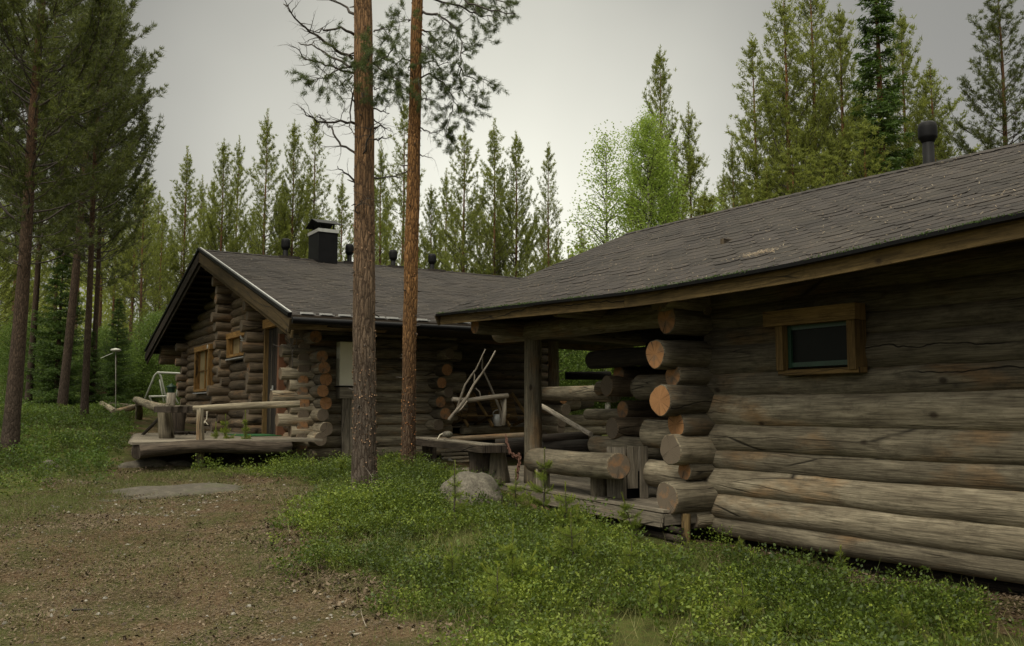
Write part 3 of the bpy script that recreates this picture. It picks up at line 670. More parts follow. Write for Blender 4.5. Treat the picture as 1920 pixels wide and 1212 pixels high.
for x_, y, h_ in ((NX+.35, 1.5, .3), (NX+.35, 4.6, .3), (NX+.35, 7.2, .3), (11.9, 7.4, .4), (11.9, 2, .4)): mb = MB(); mb.box((x_, y-.15, -.6), (x_+.25, y+.15, h_)); mb.build('foundation_block', 'concrete', near)
mb = MB(); mb.box((NX+.7, -2.1, -.6), (NX+.74, NC, .45), tint=.0); mb.build('crawl_space_shade', 'black', near)  # black sheet standing in for the shade under the near cabin
mb = MB()
for z in (.12, .2): mb.log((NX+.22, -2, z-.02), (NX+.3, 7.2, z), .05, .05, tint=.1, wob=.2)
mb.build('base_pole', ['dead', 'dead'], near)
# rear and end walls (seen only from the side)
mb = MB()
for i in range(13): mb.log((12.0, -2, .5+.24*i), (12.0, 7.9, .5+.24*i), .13, tint=.4, step=.8)
mb.build('rear_wall', ['logd', 'end'], near)

# ---------------------------------------------------------------- things on the near porch
def stump(name, base, h, r0, r1, mat='log', parent=None, tint=.5, wob=.15, lean=(0, 0), sides=16):
    b = Vector(base); mb = MB(); n = 5
    mb.tube([b+Vector((lean[0]*i/n, lean[1]*i/n, h*i/n)) for i in range(n+1)], [lerp(r0, r1, i/n) for i in range(n+1)], sides, 0, 1, tint, wob)
    return mb.build(name, [mat, 'end' if mat == 'log' else mat], parent)
lb = thing('log_bench', (6.6, 8.9, .58), 'thick grey twisted log laid as a bench on short stumps on the near deck', 'log bench')
pa, pb = at(1003, 861, 12.7), at(1160, 876, 10.35)
mb = MB(); mb.log(pa, pb, .168, .152, tint=.45, wob=.05, bow=.03, sides=26, step=.12); mb.build('seat', ['log', 'end'], lb)
for px, py, r in ((1124, 930, .115), (1012, 912, .1)):
    q = onz(px, py, .575); stump('leg', q, .33 if px > 1100 else .3, r, r*.95, 'log', lb, .55, .08)
sb = thing('slab_bench', (6.7, 12.5, .58), 'dark weathered slab bench on a stump and split trunk, left on the near deck', 'slab bench')
pa, pb = at(798, 826, 16), at(925, 842, 12.9)
mb = MB(); mb.beam(pa-Vector((.0, -.3, .02)), pb-Vector((0, .1, .0)), .42, .10, tint=.5, seg=14, wob=.08); mb.build('seat', 'dead', sb)
mb = MB(); d_ = (pb-pa).normalized(); sd_ = Vector((0, 0, 1)).cross(d_)
mb.beam(pa+sd_*-.02+Vector((0, .25, .048)), pb+Vector((0, 0, .052)), .30, .02, tint=.5, seg=10, wob=.05); mb.build('seat_top', 'plank', sb)
q = onz(805, 880, .575); stump('leg', q, .5, .13, .13, 'dead', sb, .6)
q = onz(922, 903, .58); stump('leg', q+Vector((0, .2, 0)), .47, .21, .24, 'dead', sb, .9, .25)
q = onz(955, 908, .58); stump('split_trunk', q+Vector((0, .3, 0)), .56, .16, .10, 'log', sb, .45, .25)
st = thing('stump', (7.1, 11, .58), 'short upright grey stump standing against the porch post', 'stump')
q = onz(993, 905, .58); stump('trunk', q-Vector((0, .1, 0)), .36, .13, .12, 'log', st, .3, .1)
mb = MB()
for dx in (0, .16): mb.box((6.47+dx, 9.85, .585), (6.60+dx, 9.875, .95), tint=.6)
q = onz(1018, 915, .58)
mb = MB(); mb.box((q.x-.1, q.y-.02, .585), (q.x+.1, q.y+.02, .93), tint=.6)
tag(mb.build('board', 'plank'), 'narrow upright grey board beside the left stump of the log bench', 'board')
# plank box
q = onz(1168, 936, .585); w_ = .34
bx_ = thing('plank_box', (q.x+.2, q.y, .58), 'narrow upright box of grey boards next to the corner log ends', 'plank box')
def bp_(f): return q+Vector((.0, 0, 0))+Vector((1, -.12, 0)).normalized()*f
for f, z in ((.0, .0), (.065, .12), (.235, 0.)):
    wd = .05 if f == 0 else (.15 if f < .1 else .125)
    mb = MB(); a = bp_(f+wd/2); mb.beam((a.x, a.y, .585+z), (a.x, a.y, 1.20), wd-.008, .022, (0, 1, 0), tint=.3+.2*random.random()); mb.build('board', 'plank', bx_)
for f in (0.01, .35):
    mb = MB(); a = bp_(f); mb.beam((a.x, a.y+.16, .585), (a.x, a.y+.16, 1.19), .02, .3, (0, 1, 0), tint=.3); mb.build('side_board', 'plank', bx_)
mb = MB(); a = bp_(.18); mb.box((a.x-.14, a.y+.05, .585), (a.x+.14, a.y+.3, .9)); mb.build('gap_shade', 'black', bx_)  # black block painting the shade inside the box, seen through the gap
# rusty chain
def chain_pts(pp, ds): return [at(x, y, d) for (x, y), d in zip(pp, ds)]
mb = MB(); cp = chain_pts([(948, 818), (952, 835), (957, 850), (968, 858), (975, 853), (974, 868), (970, 885), (968, 905)], [13.1, 12.9, 12.7, 12.6, 12.5, 12.4, 12.3, 12.2])
cp = [cp[i].lerp(cp[i+1], j/3) for i in range(len(cp)-1) for j in range(3)]
for i in range(len(cp)-1):
    a, b = cp[i], cp[i+1]; c = (a+b)/2; d = (b-a).normalized(); s_ = d.cross(Vector((1, .3, .2)) if i % 2 else Vector((-.2, 1, .4))).normalized()
    L = (b-a).length*.72; ring = [c+d*L*math.cos(t)+s_*.028*math.sin(t) for t in np.linspace(0, 2*math.pi, 11)]
    mb.tube(ring, .011, 6, wob=0, cap0=False, cap1=False)
tag(mb.build('chain', 'rust'), 'rusty iron chain hanging from the slab bench by the porch post', 'chain')
# rope loop and stone on the slab
mb = MB(); rp = [at(x, y, 15.0) for x, y in ((832, 812), (825, 816), (820, 824), (822, 834), (828, 840))]; mb.tube(rp, .011, 6, wob=0); tag(mb.build('rope', 'rope'), 'pale rope loop hanging over the left end of the slab bench', 'rope')
def rock(name, c, s, label, cat='boulder', mat='rock', seed=0, group=None, sub=4, amp=1.):
    import bmesh
    bm_ = bmesh.new(); bmesh.ops.create_icosphere(bm_, subdivisions=sub, radius=1)
    for v in bm_.verts:
        p = v.co; k = 1+.25*amp*noise.noise(p*1.1+Vector((seed, 0, 0)))+.09*amp*noise.noise(p*3+Vector((seed, 3, 0)))+.03*noise.noise(p*9)
        v.co = Vector((p.x*k*s[0], p.y*k*s[1], p.z*k*s[2]))
    me = bpy.data.meshes.new(name); bm_.to_mesh(me); bm_.free(); me.materials.append(M[mat]); me.polygons.foreach_set('use_smooth', [True]*len(me.polygons))
    o = bpy.data.objects.new(name, me); o.location = c; COL.objects.link(o); return tag(o, label, cat, group)
rock('stone', at(839, 815, 14.8), (.09, .07, .055), 'small grey stone lying on the slab bench by the rope', 'stone', seed=4, sub=3)
q = ground_at(897, 955); rock('boulder', q+Vector((.05, .3, .10)), (.41, .40, .33), 'rounded grey lichened boulder in front of the near deck', seed=12, amp=.65)
q = ground_at(330, 930); rock('rock_slab', q+Vector((-.1, .35, -.17)), (1.3, .6, .24), 'long flat grey rock level with the path in front of the far deck', 'rock', 'rockd', seed=25, amp=1.7, sub=5)
q = ground_at(278, 875); rock('rock_slab', q+Vector((0, .2, -.06)), (.40, .32, .17), 'low grey rock below the left end of the far deck', 'rock', 'rockd', seed=33)
q = ground_at(92, 880); rock('stone', q+Vector((0, 0, -.02)), (.16, .13, .16), 'pointed grey stone in the moss at the left', 'stone', seed=41, sub=3)
q = ground_at(335, 873); rock('stone', q, (.22, .16, .08), 'flat grey stone half hidden by blueberry in front of the far deck', 'stone', seed=47, sub=3)

# ================================================================ FAR CABIN
FX, FXr, FYe, FYw, FYr, FYb, FYe2 = 5.18, 4.5, 14.15, 15.8, 20.8, 25.4, 27.25
FXR = 13.1
far = thing('log_cabin', (FX, FYw, .8), 'brown log cabin with black chimney and tall plank door behind the two pines', 'cabin')
zr, ze = 5.21, 3.14
Luf = FXR-FXr; Lvf = math.hypot(FYr-FYe, zr-ze)
def Sf(u, v): f = v/Lvf; return Vector((FXr+u, lerp(FYe, FYr, f), lerp(ze, zr, f)))
def Sfb(u, v): f = v/Lvf; return Vector((FXr+u, lerp(FYe2, FYr, f), lerp(ze+.12, zr, f)))
mb = MB(); slab(mb, Sf, Luf, Lvf, .05, 0, 3, 1); slab(mb, Sfb, Luf, Lvf, .05, 0, 3, 1); shingles(mb, Sf, Luf, Lvf, .145, .33)
u = 0
while u < Luf-.1:
    for S in (Sf, Sfb):
        a, b, a2, b2 = S(u, Lvf), S(u+.27, Lvf), S(u, Lvf-.15), S(u+.27, Lvf-.15); s = mb.add([a+Vector((0, 0, .022)), b+Vector((0, 0, .012)), b2+Vector((0, 0, .012)), a2+Vector((0, 0, .022))], random.random()); mb.face((s, s+1, s+2, s+3), [(u, 0), (u+.2, 0), (u+.2, .1), (u, .1)])
    u += .24
froof = mb.build('roof', ['shingle', 'soffit'], far); litter(Sf, Luf, Lvf, 2200, froof)
N2 = Vector((0, 0, 1))
for S, k in ((Sf, 0), (Sfb, 1)):
    a, b = S(0, 0), S(0, Lvf); mb = MB(); mb.beam(a+Vector((-.02, 0, -.16)), b+Vector((-.02, 0, -.16)), .04, .22, tint=.12); mb.beam(a+Vector((.02, 0, -.3)), b+Vector((.02, 0, -.3)), .03, .12, tint=.3)
    mb.build('rake_board', 'fascia' if k == 0 else 'soffit', froof)
    mb = MB(); mb.beam(a+Vector((-.03, 0, .02)), b+Vector((-.03, 0, .02)), .07, .06); mb.build('rake_flashing', 'black', froof)
    mb = MB(); mb.beam(a+Vector((-.01, .0 if k else .0, .056)), b+Vector((-.01, 0, .056)), .03, .010); mb.build('metal_strip', 'bluegrey' if k == 0 else 'black', froof)
mb = MB(); mb.beam((FXr, FYe-.03, ze-.06), (FXR, FYe-.03, ze-.06), .05, .14, tint=.2); mb.build('fascia_board', 'soffit', froof)
mb = MB(); gy0 = FYe-.11; mb.log((FXr-.02, gy0, ze-.075), (FXR, gy0, ze-.075), .045, .045, wob=0, bow=0, step=3, sides=10); mb.build('gutter', 'black', froof)
for px in (574, 610, 645, 710, 735, 790, 865):
    q = onx(px, 602, 5); q = ony(px, 603, FYe+.12); mb = MB()
    mb.beam((q.x-.10, FYe+.07, ze+.045), (q.x+.12, FYe+.07, ze+.045), .12, .012); mb.beam((q.x-.10, FYe+.13, ze+.065), (q.x+.12, FYe+.13, ze+.065), .01, .03); mb.build('snow_guard', 'bluegrey', froof)
# chimney
q = ony(597, 487, FYr-.42); mb = MB(); sx = .235; sy = .37; cx, cy = q.x+sx, q.y+sy
mb.box((cx-sx, cy-sy, zr-.4), (cx+sx, cy+sy, zr+.62)); ch = mb.build('chimney', 'black', far)
mb = MB(); mb.box((cx-sx-.02, cy-sy-.02, zr+.62), (cx+sx+.02, cy+sy+.02, zr+.70)); mb.build('flange', 'silver', ch)
for dx, dy in ((-1, -1), (-1, 1), (1, -1), (1, 1)):
    mb = MB(); mb.box((cx+dx*(sx-.08)-.015, cy+dy*(sy-.08)-.015, zr+.70), (cx+dx*(sx-.08)+.015, cy+dy*(sy-.08)+.015, zr+.85)); mb.build('strut', 'black', ch)
mb = MB(); e = .06; t_ = zr+.83
s = mb.add([(cx-sx-e, cy-sy-e, t_), (cx+sx+e, cy-sy-e, t_), (cx+sx+e, cy, t_+.16), (cx-sx-e, cy, t_+.16), (cx+sx+e, cy+sy+e, t_), (cx-sx-e, cy+sy+e, t_)])
s2 = mb.add([(cx-sx-e, cy-sy-e, t_-.02), (cx+sx+e, cy-sy-e, t_-.02), (cx+sx+e, cy, t_+.14), (cx-sx-e, cy, t_+.14), (cx+sx+e, cy+sy+e, t_-.02), (cx-sx-e, cy+sy+e, t_-.02)])
mb.face((s, s+1, s+2, s+3)); mb.face((s+3, s+2, s+4, s+5)); mb.face((s2+3, s2+2, s2+1, s2)); mb.face((s2+5, s2+4, s2+2, s2+3))
for a, b in ((0, 1), (1, 2), (2, 4), (4, 5), (5, 3), (3, 0)): mb.face((s+b, s+a, s2+a, s2+b))
mb.build('chimney_cap', 'black', ch)
for px, py, h in ((535, 484, .30), (655, 492, .32), (737, 501, .28), (810, 508, .28)):
    q = ony(px, py, FYr+.1); q.z = zr-.05; vent(far, q, h, .06, .105, .22)
    mb = MB(); mb.box((q.x-.2, q.y-.2, zr-.06), (q.x+.3, q.y+.1, zr+.028)); mb.build('vent_flashing', 'shingle', far)
# gable wall
cz = .205
def roofz(y): return lerp(ze, zr, (y-FYe)/(FYr-FYe)) if y < FYr else lerp(zr, ze+.12, (y-FYr)/(FYe2-FYr))
def gy(z):      # wall extent in y under the roof at height z
    a = FYe+(z+.22-ze)/(zr-ze)*(FYr-FYe); b = FYe2-(z+.22-ze-.12)/(zr-ze-.12)*(FYe2-FYr)
    return max(FYw, a), min(FYb, b)
DY0, DY1 = 16.72, 17.72      # door
W1 = (22.25, 23.75, 2.08, 3.1); W2 = (19.05, 20.55, 2.78, 3.22)
mb = MB(); z = .93; i = 0
while z < 4.95:
    y0, y1 = gy(z); off = random.uniform(-.015, .015)
    cuts = [(y0, y1)]
    def cut(c, a, b):
        o = []
        for p, q in c:
            if b <= p or a >= q: o.append((p, q))
            else:
                if a > p: o.append((p, a))
                if b < q: o.append((b, q))
        return o
    if z < 3.3: cuts = cut(cuts, DY0-.08, DY1+.06)
    if W1[2]-.02 < z < W1[3]: cuts = cut(cuts, W1[0], W1[1])
    if W2[2]-.05 < z < W2[3]: cuts = cut(cuts, W2[0], W2[1])
    for p, q in cuts:
        if q-p < .12: continue
        seq = [p]+[c for c in (17.98, 20.75) if p+.2 < c < q-.2]+[q]
        for a, b in zip(seq, seq[1:]): mb.log((FX+.09+off, a, z+random.uniform(-.01, .01)), (FX+.09+off, b, z+random.uniform(-.01, .01)), random.uniform(.104, .118), random.uniform(.104, .118), tint=random.uniform(.25, .95), wob=.09, step=.3, sides=14)
    z += cz; i += 1
mb.box((FX+.1, DY1+.06, .9), (FX+.14, FYb, 3.2), m=2, tint=.1); mb.box((FX+.1, FYw, .9), (FX+.14, DY0-.08, 3.2), m=2, tint=.1)
mb.box((FX+.1, 17.3, 3.2), (FX+.14, 24.5, 3.9), m=2, tint=.1)
gw = mb.build('gable_wall', ['logd', 'end', 'soffit'], far)
def col(yc, z0, z1, parent, L=(.22, .5), skip=()):
    z = z0; i = 0
    while z < z1:
        L_ = random.uniform(*L) if i % 2 else random.uniform(L[0]*.75, L[1]*.75)
        if i not in skip:
            mb = MB(); mb.log((FX+.25, yc+random.uniform(-.02, .02), z), (FX-L_, yc+random.uniform(-.04, .04), z), .105, random.uniform(.10, .12), tint=random.uniform(.4, .95), wob=.09, step=.15, sides=14, cap0=False)
            mb.build('log_end', ['logd', 'end'], parent)
        z += cz; i += 1
col(20.72, 1.03, 4.75, gw); col(18.05, 1.03, 3.9, gw); col(25.2, 1.03, 3.3, gw, (.1, .3))
# purlins under the gable
for y, z, L in ((FYr, zr-.32, FXr+.12), (FYe+.9, ze+.02, FXr+.15), (FYe2-1.0, ze+.12, FXr+.2), (FYe2-.9, ze-.12, FXr+.2)):
    mb = MB(); mb.log((L, y, z), (6.5, y, z), .15, .15, tint=.85, step=.2); mb.build('purlin', ['logd', 'logd'], far)
mb = MB()
for S in (Sf, Sfb):
    for k in range(20):
        v = Lvf*(k+.5)/20; a = S(.02, v); mb.beam(a-Vector((0, 0, .10)), Vector((FX+.1, a.y, a.z-.10)), .28, .02, up=(0, .0, 1), tint=random.random())
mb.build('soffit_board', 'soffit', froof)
# door
mb = MB(); n_ = 9; dz0, dz1 = 1.17, 3.28
for k in range(n_):
    a = lerp(DY0+.03, DY1-.03, (k+.5)/n_); mb.beam((FX+.02, a, dz0), (FX+.02, a, dz1-.06), (DY1-DY0-.08)/n_, .04+(.012 if k % 2 else 0), (1, 0, 0), tint=random.uniform(.3, .8))
door = mb.build('door', 'door', far)
mb = MB(); mb.beam((FX-.02, 17.4, dz0), (FX-.02, 17.4, dz1-.1), .010, .02, (1, 0, 0)); mb.build('edge_strip', 'plank', door)
mb = MB(); hq = Vector((FX-.06, 17.28, 2.02)); mb.tube([hq+Vector((.05, 0, 0)), hq, hq+Vector((0, -.10, -.01))], .012, 8, wob=0); mb.box((FX-.035, 17.24, 1.92), (FX-.02, 17.30, 2.1)); mb.build('handle', 'silver', door)
mb = MB(); mb.beam((FX-.05, DY0-.12, dz1+.03), (FX-.05, DY1+.05, dz1+.03), .12, .17, tint=.8); mb.build('lintel', 'trim', door)
mb = MB(); mb.beam((FX-.02, DY0-.06, 1.12), (FX-.02, DY0-.06, dz1-.06), .11, .2, (1, 0, 0)); mb.build('door_jamb', 'redtrim', door)
mb = MB(); mb.beam((FX-.0, DY1+.03, 1.12), (FX-.0, DY1+.03, dz1-.06), .07, .14, (1, 0, 0)); mb.build('door_jamb', 'trimd', door)
def window(W_, name='window', mull=True):
    y0, y1, z0, z1 = W_; mb = MB(); x = FX-.05
    mb.beam((x, y0-.12, z1+.04), (x, y1+.08, z1+.04), .13, .12, tint=.7)
    for y in (y0+.03, y1-.03): mb.beam((x+.02, y, z0), (x+.02, y, z1-.02), .09, .16, (1, 0, 0), tint=.6)
    mb.beam((x+.02, y0+.075, z0+.03), (x+.02, y1-.075, z0+.03), .15, .06, tint=.6)
    o = mb.build(name, 'trim', far)
    mb = MB(); mb.box((x-.07, y0-.05, z0-.055), (x+.12, y1+.05, z0-.03)); mb.build('sill', 'bluegrey', o)
    mb = MB(); mb.box((x+.07, y0+.08, z0+.06), (x+.08, y1-.08, z1-.02)); mb.build('pane', 'curtain', o)
    mb = MB(); zc = (z0+z1)/2; yc = (y0+y1)/2
    mb.beam((x+.05, yc, z0+.06), (x+.05, yc, z1-.02), .05, .04, (1, 0, 0)); 
    if mull: mb.beam((x+.05, y0+.08, zc), (x+.05, y1-.08, zc), .035, .03)
    mb.build('glazing_bar', 'trim', o)
window(W1); window(W2, mull=False)
# front wall
mb = MB(); z = .84; XR = 8.0; i = 0; tr = []
while z < 3.3:
    L0 = FX-([.12, .3, .1, .34, .12, .45, .15, .3][i % 8]) if 1 else 0
    rr = .115; t = random.uniform(.8, 1.) if z < 2.3 else random.uniform(.2, .5)  # lower logs tinted lighter as if lit, upper ones darker as eave shade
    if i == 0: L0 = FX-.22
    e = [.0, .28, .0, .12, .34, .1, .28, .3, .0, .2, .1, .1, .1, .1][i % 14]
    mb.log((L0, FYw+.1, z), (XR+.28+e, FYw+.1, z+random.uniform(-.01, .01)), rr, rr*.98, tint=t, wob=.06, step=.28)
    z += cz; i += 1
mb.box((FX+.1, FYw+.12, .9), (XR, FYw+.16, 3.2), m=2, tint=.1)
fwall = mb.build('front_wall', ['log', 'logd', 'soffit'], far)
for px, py, r, tn in ((592, 632, .115, .3), (604, 668, .11, .3), (608, 690, .115, .3), (611, 711, .125, .1), (605, 734, .115, .15), (611, 757, .12, .2), (605, 779, .115, .75), (612, 804, .125, .8), (601, 824, .125, .85),
                      (843, 664, .10, .7), (838, 695, .118, .1), (828, 718, .108, .1), (841, 737, .10, .9), (826, 755, .11, .3), (835, 776, .118, .3), (822, 797, .11, .8)):
    p = ony(px, py, FYw-.38+(.06 if py % 2 else 0)); mb = MB(); mb.log(Vector((p.x, FYw+.5, p.z)), p, r*.98, r, tint=tn, wob=.07, step=.15, sides=18, cap0=False); mb.build('log_end', ['log', 'end'], fwall)
# cream cabinet, ledge and boards below
a, b = ony(638, 641, FYw-.2), ony(690, 724, FYw-.2)
mb = MB(); mb.box((a.x, FYw-.2, b.z), (b.x, FYw-.02, a.z)); mb.build('meter_cabinet', 'cream', far)
mb = MB(); mb.box((a.x-.03, FYw-.24, b.z-.02), (b.x+.03, FYw-.02, b.z-.003)); mb.build('cabinet_ledge', 'black', far)
mb = MB(); mb.beam((a.x, FYw-.12, b.z-.13), (b.x, FYw-.12, b.z-.13), .2, .2, tint=.8); mb.build('shelf_board', 'plank', far)
mb = MB()
for k in range(3): mb.beam((a.x+.14+.15*k, FYw-.16, .55), (a.x+.14+.15*k, FYw-.16, b.z-.23), .14, .05, (0, 1, 0), tint=.5+.2*k)
mb.build('cladding_board', 'plank', far)
q = ony(597, 855, FYw-.25)
for x_ in (q.x-.15, 8.0): mb = MB(); mb.box((x_, FYw-.4, .3), (x_+.3, FYw-.1, .72)); mb.build('foundation_block', 'concrete', far)
mb = MB(); mb.box((FX+.3, FYw+.5, .2), (12.3, FYw+.54, 1.2), tint=0); mb.build('crawl_space_shade', 'black', far)  # black sheet in place of the dark beneath the far cabin
q = ony(579, 866, FYw-.6); q.z = hgt(q.x, q.y); st = thing('stump', q, 'short splintered stump beside the concrete block of the far cabin', 'stump'); stump('trunk', q-Vector((0, 0, .1)), .28, .085, .06, 'log', st, .7, .3)
# recess, veranda floor, back wall, parapet
mb = MB()
for i in range(11): mb.log((XR, 18.6, 1.4+.21*i), (12.4, 18.6, 1.4+.21*i), .115, tint=.2, step=.5)
mb.build('recess_wall', ['logd', 'end'], far)
mb = MB()
for i in range(11): mb.log((XR+.1, FYw+.1, 1.4+.21*i), (XR+.1, 18.5, 1.4+.21*i), .115, tint=.2, step=.5)
mb.build('side_wall', ['logd', 'end'], far)
mb = MB()
for i in range(26): mb.beam((XR+.2, FYw+.1+.1*i, 1.30), (12.6, FYw+.1+.1*i, 1.30), .092, .03, tint=random.uniform(.3, .9))
mb.build('veranda_floor', 'plank', far)
mb = MB(); a, b = ony(866, 806, FYw-.05), ony(952, 805, FYw-.05); mb.log(a, b, .09, .09, tint=.8); mb.build('sill_log', ['log', 'log'], far)
mb = MB(); mb.beam((9.4, FYw-.0, 1.17), (10.6, FYw-.0, 1.17), .05, .22, tint=.8); mb.build('step_board', 'fascia', far)
mb = MB(); a = at(1015, 737, 17.6); b = at(1152, 738, 15.3); mb.log(a, b, .125, .15, tint=.55); mb.build('rail_log', ['log', 'log'], far)
for (p, q, r) in (((1030, 770, 18.6), (1140, 757, 19.4), .0), ((1045, 790, 18.8), (1150, 788, 19.9), .13), ((1020, 812, 18.4), (1150, 806, 19.9), .10)):
    if r: mb = MB(); mb.log(at(*p), at(*q), r, r, tint=.8, squash=1.); mb.build('parapet_log', ['log', 'end'], far)
mb = MB(); mb.log(at(1020, 765, 18.7), at(1083, 757, 19.2), .115, .12, tint=.7); mb.build('parapet_log', ['log', 'end'], far)
mb = MB(); mb.log(at(1070, 762, 19.3), at(1106, 755, 20.2), .11, .11, tint=.1); mb.build('parapet_log', ['logd', 'logd'], far)
mb = MB(); mb.log(at(1060, 705, 21), at(1145, 704, 21), .09, .10, tint=.1); mb.build('back_rail', ['door', 'door'], far)
for px, py, r, tn in ((1056, 748, .112, .1), (1061, 769, .118, .75), (1054, 790, .115, .8), (1052, 803, .10, .95)):
    p = at(px, py, 18.0); mb = MB(); mb.log(Vector((p.x, p.y+1.0, p.z)), p, r, r, tint=tn, step=.15); mb.build('log_end', ['log', 'end'], far)
for px in (1038, 1130):
    q = at(px, 745, 18.8); mb = MB(); mb.log((q.x, q.y, 1.0 if px > 1100 else 1.9), (q.x, q.y, 3.1), .115 if px < 1100 else .09, .11, tint=.45)
    if px < 1100: mb.build('post', ['log', 'log'], far)
mb = MB(); mb.log(at(1130, 812, 19), at(1130, 845, 19), .09, .09)
mb = MB()
mb.beam((8.2, FYw+.3, 3.1), (13, FYw+.3, 3.02), .2, .22, tint=.3); mb.build('eave_beam', 'logd', far)
mb = MB()
for y_ in (FYe+.2, FYr, FYe2-.2): pass
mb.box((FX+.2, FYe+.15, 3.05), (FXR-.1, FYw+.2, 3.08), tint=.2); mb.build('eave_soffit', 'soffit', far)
mb = MB()
for i in range(12): mb.log((FX, FYb, 1+.21*i), (12.4, FYb, 1+.21*i), .11, tint=.3, step=1)
for i in range(12): mb.log((12.4, 18.5, 1+.21*i), (12.4, FYb, 1+.21*i), .11, tint=.3, step=1)
mb.build('rear_wall', ['logd', 'end'], far)
mb = MB(); mb.box((FX+.4, FYw+.5, .6), (12.2, FYb-.2, .68)); mb.build('floor_slab', 'soffit', far)
# far deck
mb = MB(); DZ = 1.15; i = 0
fx0 = 2.2
y = 14.75
while y < 25.5:
    w = .145; x0 = fx0+random.uniform(-.03, .03)+(y-14.4)*.165
    mb.beam((x0, y, DZ-.02), (FX+.0 if y > FYw else 5.25, y, DZ-.02), w-.008, .035, tint=random.uniform(.3, .85)); y += w
fdeck = mb.build('deck', 'plank', far)
mb = MB(); a, b = ony(262, 845, 14.6), ony(545, 834, 14.6); a.z = 1.01; b.z = 1.03; mb.log(a, b, .095, .09, tint=.75, wob=.38, bow=.14, step=.09, sides=24); mb.build('edge_log', ['dead', 'dead'], fdeck)
mb = MB(); mb.log((fx0+.18, 14.7, 1.0), (fx0+1.85, 25, 1.0), .12, .12, tint=.6); mb.build('edge_log', ['dead', 'dead'], fdeck)
q0 = onx(525, 812, FX-.35)
mb = MB(); cs = [(FX-.75, 17.75), (FX-.04, 17.75), (FX-.04, 16.6), (FX-.7, 16.6)]
s = mb.add([(x, y, DZ+.018) for x, y in cs]+[(x, y, DZ+.002) for x, y in cs]); mb.face((s+3, s+2, s+1, s)); [mb.face((s+k, s+(k+1) % 4, s+4+(k+1) % 4, s+4+k)) for k in range(4)]
tag(mb.build('doormat', 'green'), 'bright green doormat on the deck in front of the far cabin door', 'doormat')
# handrails of the far deck
rl = thing('handrail', ony(375, 845, 14.7), 'pale peeled pole rail from a split post to the front corner of the far cabin', 'handrail')
mb = MB(); mb.log(at(362, 767, 14.5), at(562, 758, 14.9), .052, .058, tint=.8, wob=.1); mb.build('rail', ['log', 'end'], rl)
q = at(375, 846, 14.25); mb = MB(); mb.log(q-Vector((0, 0, .25)), at(375, 765, 14.35), .07, .05, tint=.5, wob=.28); mb.build('post', ['log', 'log'], rl)
rl2 = thing('handrail', onz(262, 806, 1.15), 'short grey pole rail on a post behind the slab table of the far deck', 'handrail')
mb = MB(); mb.log(at(255, 750, 21.), at(305, 767, 15.6), .075, .085, tint=.85, wob=.1); mb.build('rail', ['log', 'end'], rl2)
mb = MB(); mb.log(onz(260, 806, 1.1), at(261, 754, 20.8), .09, .08, tint=.6, wob=.15); mb.build('post', ['log', 'log'], rl2)
mb = MB(); mb.log(onz(268, 815, 1.15), at(301, 782, 15.9), .03, .03, tint=.2); mb.build('brace', ['dead', 'dead'], rl2)
tb = thing('slab_table', onz(325, 815, 1.15), 'rough dark slab table on two gnarled trunks at the left end of the far deck', 'table')
mb = MB(); mb.beam(at(300, 768, 15.0), at(360, 768, 15.4), .5, .10, tint=.5, seg=10, wob=.14); mb.build('table_top', 'dead', tb)
mb = MB(); mb.beam(at(302, 761, 15.0), at(358, 761, 15.4), .44, .02, tint=.5, seg=8, wob=.1); mb.build('top_board', 'plank', tb)
q = onz(314, 822, 1.15); stump('leg', q, .58, .12, .11, 'log', tb, .5, .4, (-.08, 0)); q = onz(333, 815, 1.15); stump('leg', q, .52, .14, .15, 'dead', tb, .9, .2)
mb = MB(); q = onz(352, 816, 1.15); 
for k in range(7): mb.log(q+Vector((random.uniform(-.35, .2), random.uniform(-.2, .2), .04)), q+Vector((random.uniform(-.1, .5), random.uniform(-.3, .3), .05)), .03, .02, tint=.3, wob=.3)
tag(mb.build('firewood', ['dead', 'dead']), 'scatter of bark and sticks under the slab table', 'firewood')
mb = MB(); mb.tube([at(x, y, 15.15) for x, y in ((381, 765), (388, 768), (388, 785), (383, 793), (378, 800), (384, 790), (390, 797))], .009, 6, wob=0); tag(mb.build('rope', 'rope'), 'white rope knotted round the pole rail of the far deck', 'rope')
mb = MB()
for k in range(5): c = onx(454, 633+5*k+2, FX-.25)+Vector((0, 0, 0)); mb.beam(c+Vector((0, .12-.03*k, .02)), c+Vector((0, -.10-.03*k, -.01)), .02, .022)
mb.beam(onx(451, 630, FX-.22), onx(468, 665, FX-.22), .025, .02)
tag(mb.build('wall_rack', 'silver'), 'small silver rack hung in front of the upper gable window', 'rack')
mb = MB(); c = onx(389, 651, FX-.48); mb.tube([c+Vector((0, .05*math.cos(t)*(1-t/14), .05*math.sin(t)*(1-t/14))) for t in np.linspace(0, 9, 20)], .008, 6, wob=0); tag(mb.build('wall_hook', 'silver'), 'curled metal hook on a log end above the left gable window', 'hook')
